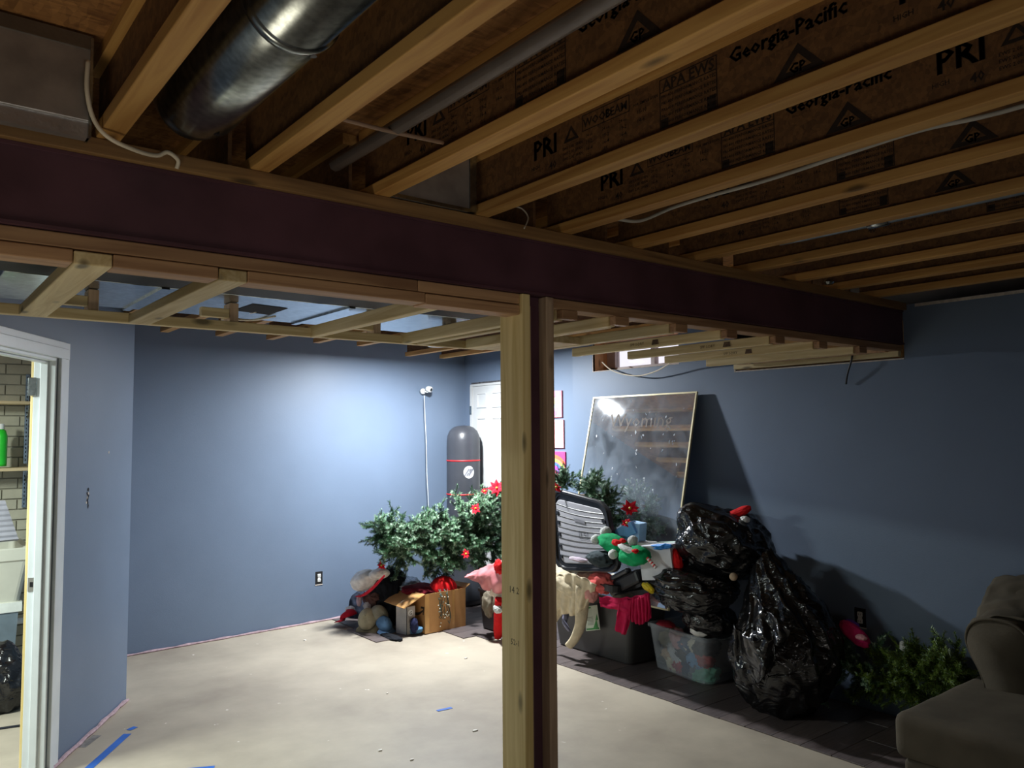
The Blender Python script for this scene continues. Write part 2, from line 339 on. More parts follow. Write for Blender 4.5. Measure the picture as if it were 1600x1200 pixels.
for k in range(11):
    joist(.46+.4064*k, -3.9, 2.36, 'wooden I-joist '+joist_lab[k], PR[k] if k < 8 else None)
joist(.46-.4064, -3.9, 2.36, 'wooden I-joist left of the foil duct panel, mostly outside the picture')
for k in range(11):
    X1 = .42+.4064*k; X0 = X1-.058
    if k in (8,): continue
    e = empty('far_joist', (X1-.03, 4.6, ZJ), 'floor joist over the far room behind the beam, number %d from the left' % (k+1), 'joist', 'joists over the far room')
    e['label'] = 'floor joist over the far room, %s' % ['above the left frame end', 'over the laundry wall end', 'left of the black duct hole', 'right of the black duct hole', 'over the middle of the far room', 'left of the far lamp', 'above the post', 'beside the far lamp', '', 'over the leaning mirror', 'closest to the window'][k]
    FE = 6.25 if k < 8 else 6.8; B().box(X0, X1, 2.40, FE, ZJ, ZJ+.038).go('bottom_flange', woodY, e)
    B().box(X1-.035, X1-.023, 2.40, FE, ZJ+.038, ZJT-.038).go('web', OSBW, e)
    B().box(X0, X1, 2.40, FE, ZJT-.038, ZJT).go('top_flange', woodY, e)

# ------------------------------------------------------------------ steel beam, column, studs
YB = 2.27
e = empty('steel_beam', (2.0, YB+.05, 2.247), 'long maroon painted steel I-beam crossing under the ceiling joists', 'beam')
B().box(-.72, XR, YB, YB+.10, 2.247, 2.256).go('bottom_flange', MAROON, e); B().box(-.72, XR, YB, YB+.10, 2.446, 2.455).go('top_flange', MAROON, e)
B().box(-.72, XR, YB+.008, YB+.018, 2.256, 2.446).go('web', MAROON, e)
B().box(-.72, XR, YB-.02, YB+.12, 2.456, ZJ-.001).go('top_plate', wood('weathered plate', srgb(150, 116, 72), srgb(112, 82, 50), 0), kind=None, label='flat wooden plate lying on top of the maroon steel beam', cat='board', bev=.002)
B().loft([[(1.887, 2.312, z), (1.963, 2.312, z), (1.963, 2.39, z), (1.887, 2.39, z)] for z in (0, 2.246)]).go('steel_column', MAROON, label='maroon steel column standing between the two wooden studs', cat='column', bev=.004)
e = empty('wooden_stud', (1.866, 2.34, 0), 'pale yellow wooden stud on the left of the steel column, pencil marks on it', 'stud')
B().box(1.847, 1.885, 2.272, 2.41, 0, 2.245).go('board', paleZ, e, bev=.003)
B().box(1.885, 1.8865, 2.272, 2.275, .1, 2.2).go('bead', brnZ, e)
TL = (Vector((0, -1, 0)), Vector((0, 0, 1)), Vector((-1, 0, 0)))
pen = pm('pencil', srgb(96, 90, 70), .9)
b = B(); q1 = at(795, 925, 0, 1.8465); b.add(*text('14 2', .035, TL, 1.8465, q1.y, q1.z, None)); q1 = at(798, 1006, 0, 1.8465); b.add(*text('52-1', .03, TL, 1.8465, q1.y, q1.z, None)); b.go('pencil_marks', pen, e)
q1 = at(801, 1090, 0, 1.8465); q2 = at(815, 1128, 0, 1.8465)
B().box(1.965, 2.003, 2.272, 2.41, 0, 2.245).go('wooden_stud', brnZ, label='grey brown wooden stud on the right of the steel column', cat='stud', bev=.003)

# ------------------------------------------------------------------ left hanging frame
ZB = 2.170
e = empty('ceiling_frame', (0, 2.9, ZB), 'pale wooden ladder frame hanging under the beam left of the post', 'frame')
def part(nm, x0, x1, y0, y1, z0, z1, m, **k): return B().box(x0, x1, y0, y1, z0, z1).go(nm, m, e, bev=.0035, **k)
part('upper_rail', -.7, 1.40, 2.285, 2.372, 2.207, 2.245, brnX); part('upper_rail', 1.402, 1.845, 2.285, 2.372, 2.207, 2.245, brnX)
cm = [(.364, .455), (.735, .816), (1.345, 1.383), (1.64, 1.678)]
xs = [-2.6, .362, .457, .733, .818, 1.343]
part('lower_rail', -.7, .362, 2.285, 2.372, ZB, ZB+.035, brnX); part('lower_rail', .457, .733, 2.285, 2.372, ZB, ZB+.035, brnX)
part('lower_rail', .818, 1.43, 2.285, 2.372, ZB, ZB+.035, brnX); part('lower_rail', 1.432, 1.845, 2.285, 2.372, ZB-.004, ZB+.033, brnX)
for x0, x1 in ((.364, .455), (.735, .816)): part('cross_member', x0, x1, 2.286, 3.38, ZB-.002, ZB+.033, paleY)
part('cross_member', -.32, -.23, 2.286, 3.38, ZB-.002, ZB+.033, paleY)
for x in (1.505, 1.98, 2.38): part('cross_member', x, x+.04, 2.372, 3.4, ZB-.002, ZB+.05, paleY)
part('back_rail', -.1, 2.5, 3.382, 3.42, ZB, ZB+.04, paleX)
part('end_block', 2.42, 2.8, 2.9, 3.38, ZB-.001, ZB+.036, paleY)
for x in (.15, .60, 1.15, 1.85, 2.3):
    part('hanger', x, x+.038, 3.425, 3.51, ZB+.02, 2.298, brnZ)
    part('hanger_block', x-.12, x-.001, 3.426, 3.46, ZB+.06, ZB+.10, paleX)
# ------------------------------------------------------------------ right hanging frame
e = empty('soffit_frame', (3.4, 2.9, ZB), 'pale wooden soffit frame of long sticks hanging right of the post', 'frame')
part('ledger', 2.008, 4.838, 2.285, 2.372, 2.207, 2.245, brnX)
for k, x in enumerate((1.99+.07, 2.355, 2.735, 3.104, 3.502, 3.908, 4.33)):
    b = B().box(x, x+.082, 2.285, 2.32, 2.170, 2.2065); b.go('end_block', brnX, e, bev=.003)
    part('soffit_stick', x-.006, x+.034, 2.321, 3.36 if k != 4 else 3.3, 2.166, 2.212, paleY)
part('wall_stick', 4.795, 4.835, 2.29, 3.48, 2.175, 2.215, paleY); part('wall_stick', 4.72, 4.76, 2.33, 3.40, 2.200, 2.24, brnX)
part('cross_block', 2.50, 2.73, 3.0, 3.08, 2.185, 2.235, brnX)
# lumber grade stamps
STI = pm('faded stamp ink', srgb(96, 76, 56), .8, var=.4, scale=90)
for x, y in ((3.103, 2.9), (3.50, 2.75), (3.907, 2.9)):
    X = x-.0068; b = B(); b.add(*text('SPF S-DRY', .022, TX, X, y, 2.181, None))
    b.add([(X, y-.15, 2.176), (X, y-.20, 2.176), (X, y-.195, 2.202), (X, y-.158, 2.202)], [(0, 1, 2, 3)]); b.go('grade_stamp', STI, e, kind='stuff')

# ------------------------------------------------------------------ ducts, pipes, cables
e = empty('round_duct', (.63, 0, 2.62), 'long round galvanised duct between two joists at upper left', 'duct')
rd = .105; cx, cz = .622, 2.607
B().tube([(cx, -3.9, cz), (cx, 1.2, cz)], rd, 40).go('duct_section', GALV, e, smooth=True)
B().tube([(cx, 1.15, cz), (cx, 2.10, cz), (cx, 2.15, cz+.012), (cx, 2.19, cz+.035), (cx, 2.21, cz+.07)], [rd*.985]*2+[rd*.97, rd*.93, rd*.8], 40).go('duct_end', GALV, e, smooth=True)
B().tube([(cx, 1.485, cz), (cx, 1.5, cz), (cx, 1.515, cz)], [rd+.002, rd+.006, rd+.001], 40).go('crimped_joint', GALV, e, smooth=True)
b = B()
for (yy, a) in ((1.53, -1.0), (2.06, -1.3)):
    b.lathe([(0.001, .004), (.007, .003), (.009, 0)], (cx+rd*math.cos(a), yy, cz+rd*math.sin(a)), 10)
b.go('screw', BLK, e, kind='stuff')
e = empty('duct_panel', (.1, 2.24, 2.47), 'grey foil covered duct end panel at the upper left corner', 'duct')
B().box(-.35, .375, 2.225, 2.25, 2.503, 2.735).box(-.35, .375, 2.19, 2.2249, 2.515, 2.735).go('panel', FOIL, e, bev=.003)
B().box(-.35, .377, 2.2, 2.228, 2.475, 2.515).go('foil_tape', pm('foil tape', srgb(190, 190, 192), .35, .8, bump=.2), e)
B().box(-.35, .377, 2.186, 2.19, 2.70, 2.735).go('foil_tape', pm('foil tape b', srgb(120, 112, 100), .4, .7, bump=.2), e)
B().box(.372, .379, 2.184, 2.24, 2.475, 2.73).go('edge_flange', GALV, e)
e = empty('duct_panel', (1.4, 2.24, 2.5), 'small sheet metal duct panel above the middle of the beam', 'duct')
B().box(1.25, 1.585, 2.24, 2.26, 2.503, 2.735).go('panel', FOIL, e, bev=.002); B().box(1.585, 1.612, 2.236, 2.26, 2.503, 2.735).go('edge_flange', GALV, e); B().box(1.25, 1.585, 2.234, 2.24, 2.501, 2.512).go('bottom_lip', GALV, e)
# trunk duct behind the beam
e = empty('trunk_duct', (1.2, 3.6, 2.3), 'wide galvanised trunk duct above the left hanging frame', 'duct')
B().box(.3, 2.55, 3.24, 3.88, 2.30, 2.47).go('duct_body', GALV, e, bev=.004)
for x in (.82, 1.62): B().box(x, x+.03, 3.23, 3.89, 2.292, 2.47).go('drive_cleat', GALV, e)
B().add([at(365, 485, 2, 2.2985), at(395, 475, 2, 2.2985), at(450, 482, 2, 2.2985), at(420, 492, 2, 2.2985)], [(0, 1, 2, 3)]).go('duct_opening', pm('dark opening', srgb(8, 8, 10), .9), e, solid=.001)
B().box(.1, 2.55, 2.66, 3.23, 2.30, 2.315).go('dark_reflection', label='painted dark reflection strip behind the beam above the left frame', cat='board', m=pm('painted dark reflection', srgb(44, 44, 44), .6))  # dark strip standing in for the dark reflection under the trunk duct
for k, (x, y) in enumerate(((.62, 3.95), (1.26, 3.93), (2.02, 3.95))):
    B().box(x, x+.16, y, y+.038, 2.32, 2.36).go('wood_scrap', paleX, label='short pale wood block behind the trunk duct, '+('left', 'middle', 'right')[k]+' one of three', cat='board')
for k, P_ in enumerate(([at(300, 478, 2, 2.32), at(330, 492, 2, 2.31), at(372, 491, 2, 2.31), at(400, 487, 2, 2.30)], [at(345, 499, 2, 2.30), at(395, 500, 2, 2.30), at(430, 494, 2, 2.29)])):
    B().tube(smooth_path(P_, 5), .005, 6).go('loose_cable', CABW, smooth=True, label=('long', 'short')[k]+' white cable lying across the left frame below the black duct hole', cat='cable')
def cable(nm, P, r, m, label, cat='cable', sm=6):
    return B().tube(smooth_path(P, sm), r, 8).go(nm, m, smooth=True, label=label, cat=cat)
cable('grey_pipe', [(1.052, -3.9, 2.555), (1.052, 2.2, 2.548)], .021, PIPE, 'dark grey pipe running between two joists near the top centre', 'pipe', 2)
cable('conduit', [(3.02, -3.9, 2.54), (3.02, 1.50, 2.54), (2.98, 1.6, 2.545)], .015, pm('blue grey conduit', srgb(120, 130, 140), .4, .5), 'blue grey conduit running along a joist at the right', 'pipe')
B().tube([(3.02, 1.46, 2.54), (3.02, 1.54, 2.54)], .022, 12).go('conduit_coupling', GALV, smooth=True, label='shiny metal coupling at the end of the blue grey conduit', cat='coupling')
cable('ceiling_cable', [at(530, 185, 2, 2.54), at(600, 203, 2, 2.535), at(650, 214, 2, 2.53), at(692, 223, 2, 2.54)], .006, pm('tan cable', srgb(150, 122, 100), .5), 'tan cable crossing between two joists near the top centre')
cable('ceiling_cable', [(2.14, .2, 2.53), at(1600, 165, 2, 2.525), at(1440, 203, 2, 2.528), at(1330, 238, 2, 2.525), at(1200, 281, 2, 2.52), at(1110, 306, 2, 2.525), at(1050, 325, 2, 2.53), at(1000, 345, 2, 2.54), at(962, 342, 2, 2.56)], .0065, CABG, 'long grey cable stapled along a joist on the right of the ceiling')
cable('loose_cable', [at(138, 95, 1, 2.16), at(136, 140, 1, 2.16), at(146, 185, 1, 2.17), at(170, 215, 1, 2.17), at(215, 236, 1, 2.2), at(245, 243, 1, 2.22), at(262, 238, 1, 2.22), at(278, 250, 1, 2.23), at(276, 263, 1, 2.243)], .0058, CABW, 'cream cable looping down beside the foil duct panel')
cable('loose_cable', [at(797, 322, 1, 2.32), at(815, 326, 1, 2.3), at(825, 340, 1, 2.28), at(819, 357, 1, 2.245)], .003, CABW, 'thin white wire loop on the plate above the post')
cable('hanging_wire', [at(1338, 525, 0, 4.8), at(1334, 537, 0, 4.79), at(1331, 560, 0, 4.78), (4.80, at(1324, 585, 0, 4.8).y, at(1324, 585, 0, 4.8).z), at(1322, 600, 0, 4.82)], .006, BLK, 'thin black wire hanging on the right wall below the beam end')
cable('window_cable', [at(941, 566, 0, 4.86), at(955, 578, 0, 4.80), at(975, 585, 0, 4.78), at(1000, 587, 0, 4.76), at(1025, 580, 0, 4.74), at(1043, 570, 0, 4.7), at(1060, 560, 0, 4.6)], .0055, CABW, 'cream cable drooping in a curve below the window')
b = B().lathe([(.001, .02), (.02, .015), (.03, 0), (.02, -.012)], at(1295, 441, 1, 2.2), 10)
b.go('pipe_clamp', GALV, label='small crumpled silver metal clamp on the plate above the beam', cat='clamp')
# recessed lamp
e = empty('ceiling_lamp', (LAMP[0], LAMP[1], LAMP[2]), 'round white LED ceiling lamp shining in the far corner', 'lamp')
m, nt, p = base('lamp diffuser'); p.inputs['Emission Color'].default_value = (.95, .98, 1, 1); p.inputs['Emission Strength'].default_value = 14
B().lathe([(.001, 0), (.075, 0), (.075, .012)], LAMP, 32).go('diffuser', m, e)
B().lathe([(.077, -.002), (.092, 0), (.092, .014), (.077, .014)], LAMP, 32).go('trim_ring', WHT, e)
B().lathe([(.06, .015), (.06, .05)], LAMP, 16).go('housing', WHT, e)

# ------------------------------------------------------------------ window
e = empty('window_1', (XR+.1, 4.5, WZ0), kind='structure')
JW = wood('window buck pine', srgb(222, 176, 130), srgb(190, 142, 100), 2)
B().box(XR+.012, XR+.262, WY1-.0, WY1+.03, WZ0-.02, WZ1).go('window_buck', JW, e); B().box(XR+.012, XR+.262, WY0-.03, WY0, WZ0-.02, WZ1).go('window_buck', JW, e)
B().box(XR+.021, XR+.262, WY0, WY1, WZ0-.03, WZ0).go('window_sill', JW, e); B().box(XR+.021, XR+.262, WY0, WY1, WZ1, WZ1+.03).go('window_buck', JW, e)
GF = pm('grey vinyl frame', srgb(176, 160, 158), .5)
xw = XR+.17
for r in ((xw, xw+.06, WY1-.10, WY1, WZ0, WZ1), (xw, xw+.06, WY0, WY0+.06, WZ0, WZ1), (xw, xw+.06, WY0, WY1, WZ0, WZ0+.035), (xw, xw+.06, WY0, WY1, WZ1-.03, WZ1), (xw+.005, xw+.055, 4.42, 4.465, WZ0, WZ1)):
    B().box(*r).go('window_frame', GF, e, bev=.003)
m, nt, p = base('window glass'); p.inputs['Transmission Weight'].default_value = 1; p.inputs['Roughness'].default_value = .02; p.inputs['IOR'].default_value = 1.05
for y0, y1 in ((4.465, WY1-.1), (WY0+.06, 4.42)): B().box(xw+.028, xw+.032, y0, y1, WZ0+.035, WZ1-.03).go('pane', m, e)

# ------------------------------------------------------------------ white panel door in the corner
e = empty('door_2', (4.9, 6.6, 0), kind='structure'); WHT0 = WHT; WHT = pm('door white', srgb(196, 198, 198), .45, var=.03)
def xd(y): return 4.88+.045*(y-5.24)/1.82
def dbox(b, y0, y1, z0, z1, t0, t1):
    V = [(xd(y)-t, y, z) for y in (y0, y1) for t in (t0, t1) for z in (z0, z1)]
    return b.add(V, [(0, 1, 3, 2), (4, 6, 7, 5), (0, 4, 5, 1), (2, 3, 7, 6), (0, 2, 6, 4), (1, 5, 7, 3)])
DT = 2.25; dbox(B(), 6.10, 6.86, .02, DT-.025, .004, .03).go('door_slab', WHT, e)
for y0, y1 in ((6.62, 6.765), (6.33, 6.49)):
    for z0, z1 in ((2.01, 2.14), (1.18, 1.88), (.3, 1.02)):
        q = B(); dbox(q, y0, y1, z0, z1, .03, .0315); o = q.go('panel', WHT, e)
        q = B(); 
        for r in ((y0-.014, y1+.014, z1, z1+.013), (y0-.014, y1+.014, z0-.013, z0), (y0-.014, y0, z0, z1), (y1, y1+.014, z0, z1)): dbox(q, *r, .03, .042)
        q.go('panel_moulding', WHT, e)
dbox(B(), 6.06, 6.90, DT-.022, DT, .001, .04).go('door_head', WHT, e); dbox(B(), 6.865, 6.905, .0, DT-.022, .001, .04).go('door_jamb', WHT, e); dbox(B(), 6.05, 6.095, .0, DT-.022, .001, .04).go('door_jamb', WHT, e)
dbox(B(), 6.872, 6.91, 1.93, 2.02, .04, .046).go('hinge', GALV, e)
b = B(); dbox(b, 6.06, 6.93, DT, DT+.022, .0005, .004); dbox(b, 6.905, 6.925, .5, DT, .0005, .003); b.go('rough_gap', pm('torn plaster gap', srgb(84, 84, 88), .9, var=.5, scale=40), e)
WHT = WHT0
# three canvases
PK = pm('pink canvas', srgb(236, 150, 158), .7, var=.1, c2=srgb(226, 120, 140), scale=14)
PK2 = pm('plain pink canvas', srgb(238, 160, 160), .7, var=.06)
PK3 = pm('hot pink canvas', srgb(226, 60, 120), .7)
for k, (y0, y1, mm, lab) in enumerate(((610, 652, PK, 'top pink canvas with pastel stripes on the corner wall'), (656, 700, PK2, 'plain pink canvas in the middle of the three on the corner wall'), (706, 748, PK3, 'lowest canvas, hot pink with a painted rainbow'))):
    za = at(878, y0, 0, 4.87).z; zb = at(878, y1, 0, 4.87).z; Y = at(878+k*2.2, 650, 0, 4.87).y
    o = empty('canvas_picture', (4.87, Y+.15, zb), lab, 'picture')
    B().box(4.868, 4.885, Y, Y+.32, zb, za).go('canvas', mm, o, bev=.002)
    if k == 0:
        for j, c in enumerate(((240, 200, 150), (240, 230, 130), (150, 200, 220), (190, 130, 210), (240, 120, 190))):
            z = zb+.03+j*.0; 
            B().add([(4.867, Y+.02+j*.012, zb+.02+.035*(4-j)), (4.867, Y+.3, zb+.01+.03*(4-j)), (4.867, Y+.3, zb+.04+.03*(4-j)), (4.867, Y+.02+j*.012, zb+.055+.035*(4-j))], [(0, 1, 2, 3)]).go('painted_stripe', pm('pastel', srgb(*c), .7), o)
    if k == 2:
        for j, c in enumerate(((240, 110, 70), (150, 190, 90), (70, 120, 220), (150, 70, 200))):
            R = .22-j*.035; q = B(); n = 16; cy, cz2 = Y+.16, zb+.0
            V = [(4.867, cy+r*math.cos(PI*a/n), cz2+r*math.sin(PI*a/n)) for a in range(n+1) for r in (R, R-.03)]
            V = [(x, min(max(y, Y+.002), Y+.318), min(z, za-.004)) for x, y, z in V]
            q.add(V, [(2*a, 2*a+2, 2*a+3, 2*a+1) for a in range(n)]).go('rainbow_band', pm('rainbow', srgb(*c), .7), o)
#PART2
# ------------------------------------------------------------------ vinyl planks on the floor along the wall
PLK = [pm('grey brown vinyl %d' % k, srgb(84+k*9, 76+k*8, 76+k*7), .45, var=.18, scale=5, vec=(1.2, 14, 1)) for k in range(3)]
fe = empty('plank_flooring', (4.4, 4, 0), 'dark grey brown vinyl planks laid loose along the right wall', 'flooring')
random.seed(3)
Y = .9; k = 0
while Y < 6.95:
    Y1 = min(Y+.18, 6.96)
    xe = 3.99+random.uniform(-.004, .004) if Y < 4.9 else (4.1 if Y < 5.3 else 4.0 if Y < 5.5 else 3.87 if Y < 5.8 else 3.24 if Y < 6.4 else 3.32)
    js = [xe, xe+random.choice([.35, .5, .62, .8])]
    while js[-1] < 4.8: js.append(js[-1]+.9)
    js[-1] = 4.825
    for a, b2 in zip(js[:-1], js[1:]):
        B().box(a+.0012, b2-.0012, Y+.0012, Y1-.0012, .0005, .007+random.uniform(0, .0015)).go('plank', PLK[random.randrange(3)], fe, bev=.0015)
    Y += .18
# blue tape, chips
TAPE = pm('blue painter tape', srgb(40, 100, 190), .6)
def fl(x, y): return at(x, y, 2, 0)
def strip(P, w, nm, m, lab, cat, z=.0015):
    b = B(); P = [Vector((p.x, p.y, z)) for p in P]; n = len(P)
    V = []
    for k, p in enumerate(P):
        t = (P[min(k+1, n-1)]-P[max(k-1, 0)]).normalized(); s = Vector((-t.y, t.x, 0))*w/2; V += [p+s, p-s]
    Fc = [(2*k, 2*k+1, 2*k+3, 2*k+2) for k in range(n-1)]
    V2 = [v+Vector((0, 0, .0006)) for v in V]; N = len(V)
    b.add(V+V2, Fc+[tuple(a+N for a in f) for f in Fc]+[(0, 1, N+1, N), (N-2, N-1, 2*N-1, 2*N-2)])
    return b.go(nm, m, label=lab, cat=cat)
strip([fl(128, 1210), fl(160, 1182), fl(199, 1147)], .045, 'floor_tape', TAPE, 'long strip of blue tape on the floor by the doorway', 'tape')
strip([fl(201, 1141), fl(212, 1136)], .035, 'floor_tape', TAPE, 'short torn piece of blue tape at the end of the long strip', 'tape')
strip([fl(683, 1111), fl(706, 1106)], .03, 'floor_tape', TAPE, 'small blue tape piece alone in the middle of the floor', 'tape')
strip([fl(290, 1203), fl(335, 1199)], .035, 'floor_tape', TAPE, 'faded blue tape at the bottom edge of the picture', 'tape')
CH = pm('white plaster chip', srgb(226, 222, 214), .8)
for x, y, r, lb in ((742, 1142, .016, 'white plaster chip on the floor left of the post'), (595, 1173, .012, 'pale plaster chip low on the floor'), (643, 1188, .012, 'pale plaster chip nearest the bottom edge'), (605, 1084, .008, 'tiny white plaster chip in the middle of the floor'), (728, 1029, .014, 'white plaster fleck close to the cardboard box'), (476, 1001, .014, 'white plaster fleck by the back wall')):
    c = fl(x, y); b = B(); V = [c+Vector((math.cos(a)*r*random.uniform(.6, 1.5), math.sin(a)*r*random.uniform(.4, .9), 0)) for a in [2*PI*j/7 for j in range(7)]]
    b.loft([V, [v+Vector((0, 0, .006)) for v in V]]).go('plaster_chip', CH, label=lb, cat='debris')
DIRT = pm('grey floor smear', srgb(120, 118, 116), .8, var=.3, scale=30)
strip([fl(127, 1168), fl(140, 1158), fl(152, 1149)], .05, 'floor_smear', DIRT, 'dark grey smear on the floor between tape and wall', 'stain', .0005)

# ------------------------------------------------------------------ outlets and camera
def outlet(face, c, lab):   # face: axis unit vectors (u along wall, n out of wall)
    u, n = face; z = Vector((0, 0, 1)); e = empty('wall_outlet', c, lab, 'outlet')
    B().obox(c+n*.0015, u, n, z, .036, .0015, .058).go('open_box', pm('dark outlet box', srgb(14, 14, 18), .8), e)
    b = B().obox(c+n*.006+z*.021, u, n, z, .017, .005, .015); b.go('socket', WHT, e, bev=.006)
    b = B().obox(c+n*.006-z*.021, u, n, z, .017, .005, .015); b.go('socket', WHT, e, bev=.006)
    B().obox(c+n*.004, u, n, z, .013, .003, .036).go('strap', WHT, e)
    B().obox(c+n*.002-z*.062, u, n, z, .038, .002, .004).go('paint_edge', GYP, e)
    for s in (-1, 1):
        q = c+n*.0115+z*.021*s; b = B()
        for d in (-.006, .006): b.obox(q+u*d, u, n, z, .0012, .0006, .005)
        b.go('slots', BLK, e, kind='stuff')
outlet((Vector((1, .065, 0)).normalized(), Vector((.065, -1, 0)).normalized()), Vector((3.19, yb(3.19), .40)), 'uncovered white wall outlet low on the back wall')
outlet((Vector((0, 1, 0)), Vector((-1, 0, 0))), Vector((XR, 2.61, .555)), 'uncovered white wall outlet on the right wall above the pink cloth')
c = at(668, 608, 1, 6.93); e = empty('wall_camera', c, 'small white camera mounted on the back wall with a cord', 'camera')
B().lathe([(.001, 0), (.03, 0), (.03, .02), (.022, .03), (.001, .03)], c+Vector((-.02, .07, -.02)), 20, axis=(0, -1, 0)).go('mount', WHT, e, smooth=True)
B().tube([c+Vector((-.02, .05, -.02)), c+Vector((0, -.01, -.03))], .01, 10).go('arm', WHT, e, smooth=True)
B().lathe([(.001, -.03), (.02, -.027), (.03, -.01), (.032, .02), (.028, .034), (.001, .036)], c+Vector((0, -.02, .0)), 24, axis=(.35, -.9, -.25)).go('camera_head', WHT, e, smooth=True)
d = Vector((.35, -.9, -.25)).normalized(); B().lathe([(.001, .038), (.016, .037), (.018, .034)], c+Vector((0, -.02, .0)), 20, axis=d).go('lens', BLK, e, smooth=True)
pth = [at(x, y, 1, 6.925) for x, y in ((663, 618), (664, 650), (666, 690), (667, 740), (669, 775), (670, 812), (672, 860))]
B().tube(smooth_path(pth, 5), .003, 6).go('cord', WHT, e, smooth=True)
# ------------------------------------------------------------------ inflatable punching bag
c = Vector((4.665, 6.72, 0)); R = .172
e = empty('punching_bag', c, 'dark grey inflatable punching bag with red stripes standing before the white door', 'punching bag')
VIN = pm('dark grey inflatable vinyl', srgb(58, 60, 66), .32, var=.06, bump=.12, bscale=25)
prof = [(.001, .02), (.2, .02), (.22, .08), (.21, .2), (R, .32)]+[(R, .4+.1*k) for k in range(13)]+[(R*.99, 1.66), (R*.95, 1.71), (R*.84, 1.755), (R*.62, 1.79), (R*.35, 1.808), (.001, 1.812)]
B().lathe(prof, c, 48).go('body', VIN, e, smooth=True)
RED = pm('bright red', srgb(206, 34, 40), .5)
for z in (at(725, 720, 1, 6.6).z, at(725, 773, 1, 6.6).z): B().lathe([(R, z-.007), (R+.003, z-.006), (R+.003, z+.006), (R, z+.007)], c, 48).go('red_stripe', RED, e, smooth=True)
b = B(); n = 10
for k in range(n+1): b.lathe([(R-.02+.0, 1.68+.0), (R-.005, 1.70)], c, 2, th0=0, th1=.01)
zc = at(741, 737, 1, 6.6).z; tc = math.atan2(-.99, -.28)
def patch(fn, off):
    V = [c+Vector(((R+off)*math.cos(tc+u/R), (R+off)*math.sin(tc+u/R), zc+v)) for u, v in fn]; return V
circ = [(.055*math.cos(2*PI*k/24), .062*math.sin(2*PI*k/24)) for k in range(24)]
b = B(); V = patch(circ, .003)+patch([(0, 0)], .004); b.add(V, [(k, (k+1) % 24, 24) for k in range(24)]); b.go('round_logo', WHT, e)
b = B()
for s in (-.016, .006, .026):
    q = [(s-.036, -.034), (s-.022, -.040), (s+.024, .03), (s+.012, .04)]
    V = patch(q, .006); b.add(V, [(0, 1, 2, 3)])
b.go('logo_bars', pm('logo grey', srgb(120, 122, 130), .5), e, kind='stuff')
# ------------------------------------------------------------------ leaning mirror
m, nt, p = base('dusty mirror with painted haze'); L = nt.links
p.inputs['Base Color'].default_value = (.82, .85, .87, 1); p.inputs['Metallic'].default_value = 1
g = nd(nt, 'ShaderNodeNewGeometry'); no = nd(nt, 'ShaderNodeTexNoise'); no.inputs['Scale'].default_value = 3.5; no.inputs['Detail'].default_value = 6; no.inputs['Distortion'].default_value = 1.5; L.new(g.outputs['Position'], no.inputs[0])
mr = nd(nt, 'ShaderNodeMapRange'); mr.inputs[1].default_value = .3; mr.inputs[2].default_value = .7; mr.inputs[3].default_value = .015; mr.inputs[4].default_value = .05; L.new(no.outputs[0], mr.inputs[0]); L.new(mr.outputs[0], p.inputs['Roughness'])
df = nd(nt, 'ShaderNodeBsdfDiffuse'); df.inputs[0].default_value = (.46, .54, .64, 1); ms = nd(nt, 'ShaderNodeMixShader'); m2_ = nd(nt, 'ShaderNodeMapRange'); m2_.inputs[1].default_value = .35; m2_.inputs[2].default_value = .75; m2_.inputs[3].default_value = .12; m2_.inputs[4].default_value = .36  # bluish diffuse layer: dust, plus haze painted in to lighten the reflection
L.new(no.outputs[0], m2_.inputs[0]); L.new(m2_.outputs[0], ms.inputs[0]); L.new(p.outputs[0], ms.inputs[1]); L.new(df.outputs[0], ms.inputs[2]); L.new(ms.outputs[0], nt.nodes['Material Output'].inputs[0])
MIR = m
nn = Vector((-1, 0, .237)).normalized(); ud = Vector((-.237, 0, -1)).normalized(); ey = Vector((0, -1, 0))
TLc = Vector((4.785, 4.915, 2.03)); MW, MH = 1.115, 1.62
e = empty('leaning_mirror', TLc+ud*MH+ey*MW/2, 'large gold framed mirror leaning against the right wall', 'mirror')
def mbox(b, u0, u1, v0, v1, t0, t1):
    V = [TLc+ey*u+ud*v+nn*t for u in (u0, u1) for v in (v0, v1) for t in (t0, t1)]
    return b.add(V, [(0, 1, 3, 2), (4, 6, 7, 5), (0, 4, 5, 1), (2, 3, 7, 6), (0, 2, 6, 4), (1, 5, 7, 3)])
mbox(B(), .008, MW-.008, .008, MH-.008, -.006, .002).go('mirror_glass', MIR, e)
GOLD = pm('pale gold frame', srgb(206, 196, 158), .4, .3)
for r in ((0, MW, 0, .012), (0, MW, MH-.012, MH), (0, .012, .012, MH-.012), (MW-.012, MW, .012, MH-.012)): mbox(B(), *r, -.01, .008).go('frame_strip', GOLD, e)
ETCH = pm('etched frosted lettering', srgb(120, 112, 106), .8)
Vt, Ft = text('Wyoming', .17, (ey, -ud, nn), 0, 0, 0, None)
ctr = TLc+ey*.24+ud*.27+nn*.0026
b = B(); b.add([Vector(v)*1.0+ctr for v in Vt], Ft)
th = []
for v in Vt: th.append(v)
b.go('etched_lettering', ETCH, e)
random.seed(9); SM = pm('white smudge', srgb(176, 180, 186), .7); b = B()
for k in range(34):
    u = random.uniform(.1, 1.05); v = random.choice([random.uniform(.1, .5), random.uniform(.3, .7)]); r = random.uniform(.004, .014); a0 = random.uniform(0, 6)
    V = [TLc+ey*(u+math.cos(a)*r*random.uniform(.3, 1.2)*1.0)+ud*(v+math.sin(a+a0)*r*random.uniform(.5, 1.8))+nn*.003 for a in [2*PI*j/8 for j in range(8)]]
    b.add(V, [tuple(range(8))])
b.go('smudges', SM, e, kind='stuff')
